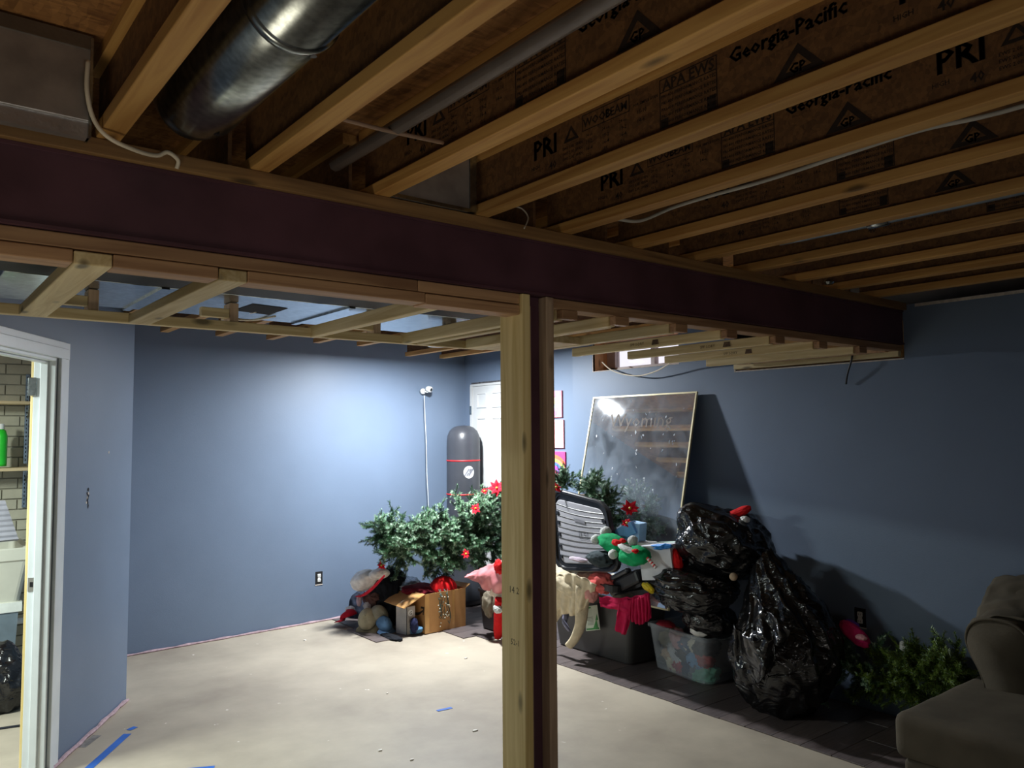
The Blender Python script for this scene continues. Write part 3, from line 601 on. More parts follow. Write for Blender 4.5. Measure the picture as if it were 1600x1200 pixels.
# ------------------------------------------------------------------ generic soft things
def ico(sub=4):
    bm = bmesh.new(); bmesh.ops.create_icosphere(bm, subdivisions=sub, radius=1); V = [v.co.copy() for v in bm.verts]; Fc = [tuple(v.index for v in f.verts) for f in bm.faces]; bm.free(); return V, Fc
ICO = {k: ico(k) for k in (3, 4, 5, 6)}
def rotm(yaw=0, pit=0, rol=0): return Matrix.Rotation(yaw, 3, 'Z') @ Matrix.Rotation(pit, 3, 'Y') @ Matrix.Rotation(rol, 3, 'X')
def crumple(nm, c, r, m, lab=None, cat=None, seed=1, yaw=0, pit=0, rol=0, amp=.28, fr=1.8, sub=4, parent=None, zmin=None, group=None, fold=(1, 1, 1), sq=0):
    V, Fc = ICO[sub]; R = rotm(yaw, pit, rol); c = Vector(c); out = []; off = Vector((seed*3.7, seed*1.3, -seed*2.1))
    for v in V:
        q = Vector((v.x*fold[0], v.y*fold[1], v.z*fold[2]))*fr+off
        k = 1+amp*(1-2.4*abs(noise.noise(q)))*.6+amp*.5*(1-2.4*abs(noise.noise(q*2.3)))*.6+amp*.6*noise.noise(q*.5)
        w_ = v.copy()
        if sq: w_ = Vector([math.copysign(abs(t)**(1-sq), t) for t in v])
        p = R @ Vector((w_.x*r[0], w_.y*r[1], w_.z*r[2]))*k+c
        if zmin is not None and p.z < zmin: p.z = zmin+.002*abs(noise.noise(q*5))
        out.append(p)
    return mk(nm, out, Fc, m, parent, smooth=True, label=lab, cat=cat, group=group)
def cloth(nm, c, **k): return pm(nm, srgb(*c), .85, var=.14, scale=18, bump=.25, bscale=60, spec=.2, **k)
def drape(nm, top, bot, m, lab=None, cat=None, folds=5, amp=.02, nu=40, nv=16, parent=None, push=Vector((-1, -.4, 0)), seed=0, belly=0):
    push = push.normalized(); T = smooth_path(top, 12); Bo = smooth_path(bot, 12); V = []
    for j in range(nv+1):
        v = j/nv
        for i in range(nu+1):
            u = i/nu
            def sm(Pth):
                f = u*(len(Pth)-1); k = min(int(f), len(Pth)-2); return Pth[k].lerp(Pth[k+1], f-k)
            a = sm(T); b2 = sm(Bo); p = a.lerp(b2, v)
            w_ = amp*(.35+.65*v)*math.sin(u*folds*2*PI+seed+1.3*math.sin(v*2.5+u*4))+amp*.8*noise.noise(Vector((u*6, v*3, seed)))+belly*math.sin(PI*v)
            V.append(p+push*w_+Vector((0, 0, .01*noise.noise(Vector((u*9, v*5, seed+4))))))
    Fc = [(j*(nu+1)+i, j*(nu+1)+i+1, (j+1)*(nu+1)+i+1, (j+1)*(nu+1)+i) for j in range(nv) for i in range(nu)]
    return mk(nm, V, Fc, m, parent, smooth=True, label=lab, cat=cat, solid=.006)
def P(x, y, X): return at(x, y, 0, X)
# ------------------------------------------------------------------ garbage bags
m, nt, p = base('black bin liner'); L = nt.links
p.inputs['Base Color'].default_value = (.007, .007, .008, 1); p.inputs['Roughness'].default_value = .2; p.inputs['Specular IOR Level'].default_value = .6
g = nd(nt, 'ShaderNodeNewGeometry'); mp = nd(nt, 'ShaderNodeMapping'); mp.inputs['Scale'].default_value = (5, 5, 9); L.new(g.outputs['Position'], mp.inputs[0])
n1 = nd(nt, 'ShaderNodeTexNoise'); n1.inputs['Scale'].default_value = 1.5; n1.inputs['Detail'].default_value = 3; n1.inputs['Distortion'].default_value = 1.4; L.new(mp.outputs[0], n1.inputs[0])
n2 = nd(nt, 'ShaderNodeTexNoise'); n2.noise_type = 'RIDGED_MULTIFRACTAL'; n2.inputs['Scale'].default_value = 2.2; n2.inputs['Detail'].default_value = 3; n2.inputs['Distortion'].default_value = .8; L.new(mp.outputs[0], n2.inputs[0])
ad = nd(nt, 'ShaderNodeMath', operation='MULTIPLY_ADD'); ad.inputs[1].default_value = .08; L.new(n2.outputs[0], ad.inputs[0]); L.new(n1.outputs[0], ad.inputs[2])
bp = nd(nt, 'ShaderNodeBump'); bp.inputs['Strength'].default_value = .55; bp.inputs['Distance'].default_value = .03; L.new(ad.outputs[0], bp.inputs['Height']); L.new(bp.outputs[0], p.inputs['Normal'])
BAG = m
def bag(nm, c, r, lab, seed, knot=(0, 0, 1), yaw=0, rol=0, folds=11, fa=.07, zmin=None, shape=0, parent=None):
    V, Fc = ICO[6 if r[0] > .2 else 5]; R = rotm(yaw, 0, rol); c = Vector(c); K = Vector(knot).normalized(); e1 = K.orthogonal().normalized(); e2 = K.cross(e1); out = []; off = Vector((seed*2.7, seed, -seed))
    for v in V:
        cp = v.dot(K); az = math.atan2(v.dot(e2), v.dot(e1)); rad = math.sqrt(max(0, 1-cp*cp))
        f = abs(math.sin(az*folds/2+2.2*noise.noise(v*1.6+off)+cp*1.2)); f = 1-f
        k = 1+fa*(f**1.6)*rad*(.35+.65*max(cp, 0)+.3)-.14*abs(noise.noise(v*2.1+off))-.07*abs(noise.noise(v*5+off))+.16*noise.noise(v*.9+off)
        if cp > .8: k += .35*((cp-.8)/.2)**2
        w_ = v*k
        w_ = w_*(1-shape*max(0, w_.z)) if shape else w_
        p = R @ Vector((w_.x*r[0], w_.y*r[1], v.z*k*r[2]))+c
        if zmin is not None and p.z < zmin: p.z = zmin+.004*abs(noise.noise(v*9)); 
        out.append(p)
    return mk(nm, out, Fc, BAG, parent, smooth=True, label=lab, cat='garbage bag')
bag('garbage_bag', P(1132, 846, 4.45)+Vector((0, 0, -.01)), (.29, .32, .25), 'topmost black garbage bag of the heap by the mirror', 2, knot=(-.5, .5, .8), folds=13)
bag('garbage_bag', P(1083, 918, 4.33), (.25, .33, .175), 'black garbage bag in the middle of the heap with fine shiny pleats', 5, knot=(-.2, 1, .1), folds=17, fa=.11)
bag('garbage_bag', P(1108, 968, 4.50), (.17, .21, .13), 'small black garbage bag stuffed into the clear bin', 8, knot=(-.4, .4, .8), folds=14, zmin=.24)
bb = bag('garbage_bag', P(1226, 1010, 4.42)+Vector((0, 0, -.02)), (.30, .36, .47), 'largest black garbage bag standing on the planks at the front of the heap', 11, knot=(-.1, .45, 1), folds=12, fa=.12, zmin=.008, shape=.28)
# loose folded plastic on the big bag
drape('loose_fold', [P(1147, 975, 4.1), P(1160, 990, 4.06), P(1185, 1000, 4.05), P(1205, 990, 4.06)], [P(1150, 1045, 4.12), P(1166, 1072, 4.08), P(1190, 1062, 4.06), P(1212, 1030, 4.08)], BAG, folds=2, amp=.03, parent=bb)
drape('loose_fold', [P(1180, 925, 4.12), P(1195, 950, 4.08), P(1215, 965, 4.06), P(1235, 985, 4.05)], [P(1175, 985, 4.08), P(1190, 995, 4.04), P(1210, 1005, 4.02), P(1226, 1012, 4.04)], BAG, folds=2.5, amp=.03, parent=bb, seed=3)
RF = cloth('red felt', (200, 26, 30))
crumple('red_cloth', P(1150, 803, 4.45), (.035, .115, .03), RF, 'red felt cloth lying on the topmost garbage bag', 'cloth', 3, rol=-.42, amp=.2)
crumple('fur_trim', P(1164, 812, 4.42), (.03, .03, .022), WHT, 'small white fur trim beside the red felt cloth', 'trim', 4, amp=.2)
B().lathe([(.001, .026), (.015, .022), (.025, .008), (.026, 0), (.025, -.008), (.015, -.022), (.001, -.026)], P(1146, 901, 4.28), 20).go('tan_ball', cloth('tan ball', (190, 166, 140)), smooth=True, label='small tan ball between the garbage bags', cat='ball')
# ------------------------------------------------------------------ rounded rectangular vessels
def rr(cx, cy, w, d, r, n=5, yaw=0):
    out = []
    for qx, qy, a0 in ((1, 1, 0), (-1, 1, PI/2), (-1, -1, PI), (1, -1, 1.5*PI)):
        for k in range(n+1):
            a = a0+PI/2*k/n; x = qx*(w/2-r)+r*math.cos(a); y = qy*(d/2-r)+r*math.sin(a)
            out.append((cx+x*math.cos(yaw)-y*math.sin(yaw), cy+x*math.sin(yaw)+y*math.cos(yaw)))
    return out
def vessel(nm, cx, cy, w0, d0, w1, d1, z0, z1, m, lab, cat, yaw=0, rim=.02, t=.004, r=.05, parts=True):
    e = empty(nm, (cx, cy, z0), lab, cat)
    L_ = [[(x, y, z) for x, y in rr(cx, cy, w, d, r, 5, yaw)] for w, d, z in ((w0-.03, d0-.03, z0), (w0, d0, z0+.012), (w0+(w1-w0)*.5, d0+(d1-d0)*.5, (z0+z1)/2), (w1, d1, z1), (w1-2*t, d1-2*t, z1), (w0-2*t, d0-2*t, z0+.012+t))]
    B().loft(L_).go('tub', m, e, smooth=False, bev=0)
    L_ = [[(x, y, z) for x, y in rr(cx, cy, w, d, r+.01, 5, yaw)] for w, d, z in ((w1, d1, z1-.022), (w1+2*rim, d1+2*rim, z1-.022), (w1+2*rim, d1+2*rim, z1), (w1+rim*.4, d1+rim*.4, z1+.004), (w1-2*t, d1-2*t, z1))]
    B().loft(L_, False, False).go('rim', m, e)
    return e
m, nt, p = base('clear bin plastic'); L = nt.links
tr = nd(nt, 'ShaderNodeBsdfTransparent'); tr.inputs[0].default_value = (.9, .92, .94, 1); ms = nd(nt, 'ShaderNodeMixShader'); lw = nd(nt, 'ShaderNodeLayerWeight'); lw.inputs[0].default_value = .35
mm_ = nd(nt, 'ShaderNodeMapRange'); mm_.inputs[3].default_value = .07; mm_.inputs[4].default_value = .45; L.new(lw.outputs['Facing'], mm_.inputs[0])
p.inputs['Base Color'].default_value = (.62, .66, .7, 1); p.inputs['Roughness'].default_value = .25
L.new(mm_.outputs[0], ms.inputs[0]); L.new(tr.outputs[0], ms.inputs[1]); L.new(p.outputs[0], ms.inputs[2]); L.new(ms.outputs[0], nt.nodes['Material Output'].inputs[0])
CLR = m
yw = math.atan2(-.09, -.53)+PI  # heading of the long side
bcx, bcy = 4.605, 3.70
vessel('clear_bin', bcx, bcy, .36, .52, .42, .60, .008, .335, CLR, 'clear plastic storage bin full of clothes in front of the garbage bags', 'storage bin', yaw=-.12, rim=.014, r=.04)
cols = [('cream', (214, 200, 168)), ('rose red', (178, 70, 84)), ('navy', (44, 56, 86)), ('grey', (110, 116, 124)), ('mint green', (110, 170, 140)), ('sand', (196, 164, 130)), ('white', (214, 214, 212)), ('charcoal', (52, 54, 60)), ('light blue', (120, 160, 196)), ('brick red', (160, 64, 60)), ('olive', (120, 116, 84)), ('dusty pink', (206, 150, 150)), ('slate blue', (80, 96, 126)), ('ivory', (220, 210, 186)), ('black', (26, 26, 30)), ('tan', (172, 140, 108)), ('faded red', (170, 82, 90)), ('pale yellow', (212, 196, 140))]
random.seed(21)
spots = [(4.475, 3.905-.098*(k % 5)+random.uniform(-.02, .02), .06+.085*(k//5)+random.uniform(-.02, .02)) for k in range(15)]
spots += [(4.64, 3.58, .07), (4.66, 3.58, .16), (4.64, 3.58, .24)]
for k, (x, y, z) in enumerate(spots):
    nm_, c_ = cols[k]
    crumple('packed_garment', (x+(3.7-y)*-.12+.035, 3.7+(y-3.7)*.86, z), (.042, .08, .055), cloth(nm_+' cloth', c_), nm_+' garment pressed against the inside of the clear bin', 'clothing', 30+k, yaw=random.uniform(-.4, .4), rol=random.uniform(-.9, .9), amp=.5, fr=2.6, sub=4)
for k, (x, y, z, c_) in enumerate(((4.68, 3.75, .2, (90, 92, 98)), (4.66, 3.55, .2, (150, 144, 136)))):
    crumple('packed_garment', (x, y, z), (.09, .13, .15), cloth('filler', c_), ('dark grey', 'beige')[k]+' bundle of cloth in the core of the clear bin', 'clothing', 60+k, sub=3)
crumple('packed_garment', P(1093, 987, 4.40), (.05, .06, .03), cloth('white cl', (210, 208, 204)), 'white garment sticking out over the rim of the clear bin', 'clothing', 71, sub=3)
crumple('packed_garment', P(1040, 975, 4.50), (.05, .07, .022), cloth('redpk', (176, 50, 62)), 'red garment lying at the left rim of the clear bin', 'clothing', 72, sub=3)
# ------------------------------------------------------------------ black totes, lid, box pile in front of the mirror
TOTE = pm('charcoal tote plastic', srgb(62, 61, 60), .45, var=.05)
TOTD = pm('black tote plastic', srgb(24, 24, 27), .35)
vessel('storage_tote', 4.53, 4.53, .36, .80, .44, .90, .008, .47, TOTE, 'charcoal storage tote overflowing with clothes under the open lid', 'storage bin', rim=.016, r=.05)
q = [P(913, 948, 4.275), P(933, 945, 4.275), P(938, 984, 4.285), P(916, 986, 4.285)]
b = B(); b.add(q, [(0, 1, 2, 3)]); e = b.go('paper_label', pm('label white', srgb(206, 214, 196), .6), label='white and green paper label stuck on the charcoal tote', cat='label', solid=.001)
def lerp4(u, v, d=.002): return q[0].lerp(q[1], u).lerp(q[3].lerp(q[2], u), v)+Vector((-d, 0, 0))
def lquad(u0, u1, v0, v1): return [lerp4(u0, v0), lerp4(u1, v0), lerp4(u1, v1), lerp4(u0, v1)]
GRN = pm('label green', srgb(60, 140, 70), .6)
b = B(); b.add(lquad(.05, .95, .9, .97), [(0, 1, 2, 3)]); b.add([lerp4(.55, .9), lerp4(.9, .9), lerp4(.82, .55)], [(0, 1, 2)]); b.add([lerp4(.75, .6), lerp4(.95, .6), lerp4(.9, .35)], [(0, 1, 2)]); b.add(lquad(.05, .5, .04, .1), [(0, 1, 2, 3)]); b.go('green_print', GRN, e, kind='stuff')
b = B()
for k in range(6): b.add(lquad(.15, .6, .45+.06*k, .465+.06*k), [(0, 1, 2, 3)])
b.go('text_lines', pm('grey print', srgb(90, 96, 90), .7), e, kind='stuff')
# upright lid
c4 = [P(858, 760, 4.19), P(947, 785, 4.13), P(969, 895, 4.05), P(868, 893, 4.10)]
U = (c4[1]-c4[0]); W = (c4[3]-c4[0]); nrm = U.cross(W).normalized()
if nrm.x > 0: nrm = -nrm
def lp(u, v, d=0): return c4[0].lerp(c4[1], u).lerp(c4[3].lerp(c4[2], u), v)+nrm*d
e = empty('tote_lid', lp(.5, 1), 'black rimmed ribbed tote lid standing upright beside the post', 'lid')
def rrl(u0, u1, v0, v1, r, d, n=6):
    out = []
    for qx, qy, a0 in ((1, 1, 0), (0, 1, PI/2), (0, 0, PI), (1, 0, 1.5*PI)):
        for k in range(n+1):
            a = a0+PI/2*k/n; uu = (u1-r if qx else u0+r)+r*math.cos(a); vv = (v1-r if qy else v0+r)+r*math.sin(a); out.append(lp(uu, vv, d))
    return out
B().loft([rrl(0, 1, 0, 1, .16, -.03), rrl(0, 1, 0, 1, .16, .0), rrl(.015, .985, .015, .985, .155, .008), rrl(.05, .95, .045, .955, .14, .008), rrl(.06, .94, .055, .945, .13, -.006), rrl(.085, .915, .08, .92, .12, -.006), rrl(.085, .915, .08, .92, .12, -.014)]).go('lid_shell', TOTD, e)
LG = pm('pale grey lid underside', srgb(150, 150, 156), .45, var=.05)
B().loft([rrl(.09, .91, .13, .9, .1, -.013), rrl(.09, .91, .13, .9, .1, -.009), rrl(.1, .9, .14, .89, .09, -.007)], True, True).go('ribbed_panel', LG, e)
for k in range(10):
    v = .19+.068*k; b = B(); n = 12
    pts = [lp(.1+.8*j/n, v+.025*math.sin(PI*j/n), -.006) for j in range(n+1)]
    b.tube(pts, .0036, 5).go('rib', BLK, e)
for v in (.3, .42, .56, .7, .82):
    for u in (.115, .895): B().obox(lp(u, v, -.003), U.normalized(), W.normalized(), nrm, .018, .012, .005).go('clip', BLK, e)
b = B(); b.add([lp(.40, .33, -.003), lp(.58, .345, -.003), lp(.58, .385, -.003), lp(.40, .37, -.003)], [(0, 1, 2, 3)]); b.go('moulded_plate', pm('plate grey', srgb(112, 112, 118), .5), e, solid=.002)
b = B()
for (u0, u1, v0, v1) in ((.46, .60, .485, .49), (.46, .60, .58, .585), (.46, .467, .49, .58), (.593, .6, .49, .58), (.49, .50, .505, .565), (.50, .52, .557, .565), (.54, .57, .505, .512), (.54, .548, .512, .535), (.54, .57, .532, .54), (.562, .57, .54, .562), (.54, .57, .557, .565)):
    b.add([lp(u0, v0, -.0025), lp(u1, v0, -.0025), lp(u1, v1, -.0025), lp(u0, v1, -.0025)], [(0, 1, 2, 3)])
b.go('moulded_mark', BLK, e, kind='stuff')
# black tray lid lying under the hats
T = [P(866, 900, 4.16), P(930, 878, 4.2), P(990, 884, 4.2)]
e = empty('tote_lid', (4.27, 4.35, .60), 'black tote lid lying flat below the green hats', 'lid')
L_ = [[(x, y, z+(y-4.4)*.02) for x, y in rr(4.33, 4.42, w, d, .07, 6, -.1)] for w, d, z in ((.40, .86, .60), (.44, .9, .60), (.44, .9, .645), (.42, .88, .65), (.40, .86, .64), (.38, .84, .615))]
B().loft(L_).go('lid_shell', TOTD, e)
# black angular case
e = empty('plastic_case', P(985, 915, 4.15), 'black plastic case lying tilted on the charcoal tote', 'case')
d1 = (P(1018, 892, 4.12)-P(953, 925, 4.12)).normalized(); d3 = Vector((-1, 0, 0)); d2 = d1.cross(d3).normalized()
B().obox(P(985, 909, 4.2), d1, d2, d3, .15, .05, .075).go('case_body', TOTD, e, bev=.02)
B().obox(P(970, 897, 4.14), d1, d2, d3, .09, .018, .03).go('case_handle', pm('satin black', srgb(56, 58, 64), .3), e, bev=.015)
# ------------------------------------------------------------------ hats
HG = cloth('green felt', (18, 150, 92)); POM = pm('white fur', srgb(196, 200, 196), .95, bump=.8, bscale=90)
def sphere(c, r, sc_=(1, 1, 1)): V, Fc = ICO[3]; return [Vector((v.x*r*sc_[0], v.y*r*sc_[1], v.z*r*sc_[2]))*(1+.08*noise.noise(v*4))+Vector(c) for v in V], Fc
def hat(c, r, lab, poms, seed, spots_, rol=0):
    e = empty('holiday_hat', Vector(c)-Vector((0, 0, r[2])), lab, 'hat')
    crumple('hat_body', c, r, HG, seed=seed, parent=e, amp=.18, rol=rol, fr=1.4)
    for (x, y, X, rr_) in poms: b = B(); b.add(*sphere(P(x, y, X), rr_)); b.go('pompom', POM, e, smooth=True)
    for (x, y, X, rr_) in spots_:
        crumple('red_bow', P(x, y, X), (.015, rr_, rr_*.6), RF, seed=seed+3, parent=e, amp=.5, sub=3)
    return e
hat(P(960, 850, 4.06), (.06, .135, .062), 'green felt holiday hat with red bow, left of the two', [(931, 843, 4.05, .036), (947, 832, 4.08, .044), (958, 866, 3.99, .034)], 4, [(963, 848, 4.0, .032), (973, 845, 4.0, .022)], rol=.15)
h2 = hat(P(990, 868, 4.03), (.07, .125, .068), 'green felt holiday hat with white band, right of the two', [(989, 845, 4.05, .037)], 7, [(993, 861, 3.955, .02)], rol=-.1)
crumple('white_band', P(982, 858, 4.0), (.045, .085, .022), POM, seed=3, parent=h2, amp=.15, rol=.25)
DG = cloth('dark slate knit', (56, 66, 70))
crumple('knit_glove', P(938, 873, 4.04), (.05, .10, .045), DG, 'dark grey knitted glove lying left of the green hats', 'glove', 12, amp=.45)
crumple('cloth_scrap', P(903, 874, 4.07), (.02, .09, .015), cloth('lilac', (190, 176, 190)), 'pale lilac cloth scrap along the bottom of the upright lid', 'cloth', 13)
# boxes behind the hats
def cbox(nm, px, py, X, hx, hy, hz, yaw, rol, m, lab, cat='box', bev=.002):
    R = rotm(yaw, 0, rol); ux, uy, uz = [R @ Vector(v) for v in ((1, 0, 0), (0, 1, 0), (0, 0, 1))]
    e = empty(nm, P(px, py, X)-Vector((0, 0, hz)), lab, cat); B().obox(P(px, py, X), ux, uy, uz, hx, hy, hz).go('carton', m, e, bev=bev); return e, P(px, py, X), ux, uy, uz
LB = pm('light blue carton', srgb(110, 168, 226), .5); 
cbox('gift_box', 976, 832, 4.2, .04, .10, .045, .3, -.5, LB, 'light blue carton leaning behind the left green hat')
cbox('gift_box', 995, 830, 4.26, .05, .05, .065, .2, .1, pm('pale blue carton', srgb(150, 190, 226), .5), 'pale blue carton standing before the mirror')
e_, c_, ux, uy, uz = cbox('gift_box', 1033, 877, 4.2, .08, .12, .115, .25, -.12, pm('white carton', srgb(212, 214, 222), .45), 'white carton between the right green hat and the garbage bags')
cbox('gift_box', 1046, 858, 4.34, .05, .09, .05, .2, -.1, pm('mint white carton', srgb(190, 214, 204), .5), 'mint tinted carton at the foot of the mirror edge')
cbox('gift_box', 1008, 860, 4.28, .07, .07, .06, .5, .05, pm('ivory carton', srgb(214, 208, 206), .5), 'ivory carton right behind the green hats')
crumple('tissue_paper', P(1032, 854, 4.14), (.03, .085, .016), pm('blue tissue', srgb(40, 130, 210), .5), 'bright blue tissue paper on the white carton', 'paper', 19, rol=-.15, amp=.5)
# candy cane
STW = pm('white ribbon', srgb(226, 222, 222), .5)
a0, a1 = P(1008, 868, 4.02), P(1025, 887, 4.02)
b = B(); n = 10
for k in range(n): b.tube([a0.lerp(a1, k/n), a0.lerp(a1, (k+1)/n)], .011, 8, i=k % 2)
b.go('candy_stick', [RED, STW], label='red and white striped stick beside the right green hat', cat='decoration')
b = crumple('santa_hat', P(1056, 878, 4.2), (.03, .045, .075), RF, 'red felt hat tucked between white carton and garbage bag', 'hat', 23, rol=-.25)
crumple('hat_trim', P(1049, 889, 4.17), (.02, .02, .05), POM, seed=2, parent=b)
crumple('yellow_toy', P(1013, 918, 4.1), (.02, .045, .022), pm('yellow toy', srgb(226, 196, 30), .5), 'small yellow thing between the black case and a garbage bag', 'toy', 24, rol=.4, amp=.4)
# ------------------------------------------------------------------ clothes hanging from the charcoal tote
TAN = cloth('cream knit', (206, 192, 164)); 
sw = crumple('sweater', P(898, 912, 4.12)+Vector((0, .05, 0)), (.10, .24, .085), TAN, 'cream knitted sweater draped over the charcoal tote with one sleeve hanging', 'clothing', 41, rol=.25, amp=.22)
drape('front_panel', [P(860, 903, 4.06), P(885, 895, 4.02), P(910, 902, 4.01), P(932, 914, 4.05)], [P(860, 1000, 4.14), P(876, 962, 4.1), P(900, 960, 4.08), P(922, 940, 4.08)], TAN, folds=6, amp=.02, parent=sw)
B().tube(smooth_path([P(912, 915, 4.06), P(909, 950, 4.1), P(907, 975, 4.1), P(898, 998, 4.08), P(888, 1010, 4.06)], 6), interp([.06, .052, .044, .036, .032], 25), 16, flat=.6).go('sleeve', TAN, sw, smooth=True)
b = B().tube(smooth_path([P(880, 945, 4.16), P(884, 962, 4.16), P(882, 972, 4.14), P(889, 985, 4.12)], 6), interp([.03, .028, .026, .018], 19), 14, flat=.6)
b.go('sock', cloth('lilac grey sock', (140, 140, 164)), smooth=True, label='lilac grey sock hanging below the cream sweater', cat='sock')
crumple('shirt', P(940, 910, 4.13), (.06, .11, .062), cloth('coral', (206, 96, 92)), 'coral coloured shirt bunched up on the charcoal tote', 'clothing', 44, amp=.45, fr=2.2)
crumple('shirt', P(924, 926, 4.09), (.04, .05, .06), cloth('blush', (198, 140, 134)), 'blush coloured shirt corner over the tote rim', 'clothing', 45, amp=.3)
crumple('brown_cloth', P(925, 903, 4.15), (.05, .13, .05), cloth('taupe', (130, 104, 94)), 'taupe cloth behind the coral shirt', 'cloth', 46, amp=.3)
MG = cloth('magenta jersey', (166, 14, 62))
dr = drape('magenta_garment', [P(936, 932, 4.06), P(965, 934, 4.05), P(990, 932, 4.05), P(1014, 926, 4.07)], [P(940, 948, 4.05), P(968, 954, 4.05), P(990, 955, 4.06), P(1012, 950, 4.07)], MG, 'magenta jersey garment hanging over the tote rim beside the clear bin', 'clothing', folds=3, amp=.012)
drape('sleeve', [P(968, 940, 4.045), P(980, 936, 4.04), P(992, 940, 4.045)], [P(962, 984, 4.08), P(970, 990, 4.075), P(978, 991, 4.08)], MG, folds=2, amp=.012, parent=dr, nu=16)
drape('gathered_skirt', [P(986, 936, 4.04), P(1000, 933, 4.03), P(1015, 928, 4.04)], [P(984, 968, 4.06), P(1000, 976, 4.05), P(1017, 966, 4.06)], MG, folds=7, amp=.012, parent=dr, nu=40)
# stuff behind/left of the post foot
pk = B().loft([[P(733+dx, 897, X) for dx in (0,) for X in (4.0, 4.08)]+[P(760, 915, 4.08), P(760, 915, 4.0)], [P(788, 872, X) for X in (4.0, 4.08)]+[P(792, 925, 4.08), P(792, 925, 4.0)]])
pk = drape('gift_pouch', [P(733, 897, 4.02), P(752, 888, 4.0), P(775, 878, 4.0), P(800, 872, 4.02)], [P(735, 902, 4.02), P(752, 915, 4.0), P(766, 924, 4.0), P(800, 926, 4.02)], pm('pink satin', srgb(214, 134, 138), .35, bump=.3), 'pink satin gift pouch left of the post', 'pouch', folds=3, amp=.03, belly=.05)
crumple('red_ribbon', P(780, 886, 3.96), (.02, .05, .05), RF, 'red ribbon bunch on the pink pouch', 'ribbon', 51, amp=.4)
drape('lace_cloth', [P(786, 885, 4.02), P(793, 880, 4.0), P(806, 880, 4.0)], [P(766, 928, 4.02), P(782, 945, 4.0), P(806, 945, 4.0)], cloth('lace white', (214, 206, 190)), 'white lace cloth hanging left of the post', 'cloth', folds=4, amp=.02)
B().tube(smooth_path([P(783, 935, 4.0), P(782, 960, 4.03), P(780, 985, 4.06), P(776, 998, 4.05)], 6), interp([.05, .055, .05, .02], 19), 14).go('red_stocking', RF, smooth=True, label='red stocking standing left of the post near the floor', cat='stocking')
crumple('lace_cuff', P(778, 952, 3.97), (.02, .05, .03), POM, 'white knitted cuff at the top of the red stocking', 'cuff', 53)
crumple('tan_cloth', P(764, 945, 4.1), (.04, .07, .10), cloth('dim tan', (120, 112, 96)), 'dull tan cloth between cardboard box and red stocking', 'cloth', 54)
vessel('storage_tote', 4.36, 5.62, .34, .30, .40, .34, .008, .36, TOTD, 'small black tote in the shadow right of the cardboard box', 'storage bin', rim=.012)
# ------------------------------------------------------------------ cardboard box
CB = pm('cardboard', srgb(186, 138, 84), .75, var=.05, scale=10); CBI = pm('cardboard inside', srgb(150, 118, 84), .8); TP = pm('shiny brown tape', srgb(206, 160, 98), .25, coat=.4)
N0 = Vector((3.69, 5.90, .008)); ED = Vector((.44, .02, 0)); WD_ = Vector((-.02, .38, 0)); BH = .335
e = empty('cardboard_box', N0+ED/2+WD_/2, 'open brown cardboard box with a curved arrow print, right of the white carton', 'box')
def wall(nm, a, b2, z0, z1, m=CB, t=.004):
    d = (b2-a).normalized(); n = Vector((-d.y, d.x, 0))*t
    V = [a+Vector((0, 0, z0)), b2+Vector((0, 0, z0)), b2+Vector((0, 0, z1)), a+Vector((0, 0, z1))]; V += [v+n for v in V]
    return B().add(V, [(0, 1, 2, 3), (7, 6, 5, 4), (0, 4, 5, 1), (1, 5, 6, 2), (2, 6, 7, 3), (3, 7, 4, 0)]).go(nm, m, e)
wall('side', N0, N0+ED, 0, BH); wall('side', N0+ED, N0+ED+WD_, 0, BH); wall('side', N0+ED+WD_, N0+WD_, 0, BH); wall('side', N0+WD_, N0, 0, BH)
B().add([N0, N0+ED, N0+ED+WD_, N0+WD_], [(0, 1, 2, 3)]).go('bottom', CB, e, solid=.004)
wn = N0+Vector((0, 0, BH)); ww = N0+WD_+Vector((0, 0, BH))
def quad(nm, q, m, t=.004, par=e): return B().add(q, [(0, 1, 2, 3)]).go(nm, m, par, solid=t)
quad('flap', [wn, ww, ww+Vector((-.19, -.04, -.085)), wn+Vector((-.19, .03, -.10))], CB)
f1 = lambda u, v, d=.004: wn.lerp(ww, u).lerp((wn+Vector((-.19, .03, -.10))).lerp(ww+Vector((-.19, -.04, -.085)), u), v)+Vector((-.4, 0, 1)).normalized()*d
for u0, u1 in ((.34, .42), (.02, .12)): quad('tape_strip', [f1(u0, 0), f1(u1, 0), f1(u1, 1), f1(u0, 1)], TP, .0008)
en = N0+ED+Vector((0, 0, BH)); 
quad('flap', [en, N0+ED+WD_+Vector((0, 0, BH)), N0+ED+WD_+Vector((.06, .0, BH+.02)), en+Vector((.05, 0, .03))], CB)
# side tape and arrow print on the two visible faces
dn = Vector((0, -1, 0))*.0012
def sd(u, z, d=1): return N0+ED*u+Vector((0, 0, z))+dn*d
quad('tape_strip', [sd(.0, 0), sd(.10, 0), sd(.10, BH), sd(.0, BH)], TP, .0006); quad('tape_strip', [sd(.66, 0), sd(.72, 0), sd(.72, BH), sd(.66, BH)], TP, .0006)
def wd(u, z, d=.0014): return N0+WD_*u+Vector((-d, 0, z))
b = B(); n = 14; arc = []
for k in range(n+1):
    t = k/n; u = .62-.56*t; z = .185-.04*math.sin(PI*t)*1.0+.012*t; wv = .007+.006*math.sin(PI*t)
    arc += [wd(u, z-wv), wd(u, z+wv)]
b.add(arc, [(2*k, 2*k+1, 2*k+3, 2*k+2) for k in range(n)])
b.add([wd(.17, .208), wd(.15, .226), wd(.02, .227), wd(.04, .21)], [(0, 1, 2, 3)]); b.add([wd(.02, .227), wd(.07, .225), wd(.09, .16), wd(.055, .155)], [(0, 1, 2, 3)])
b.go('arrow_print', INK, e)
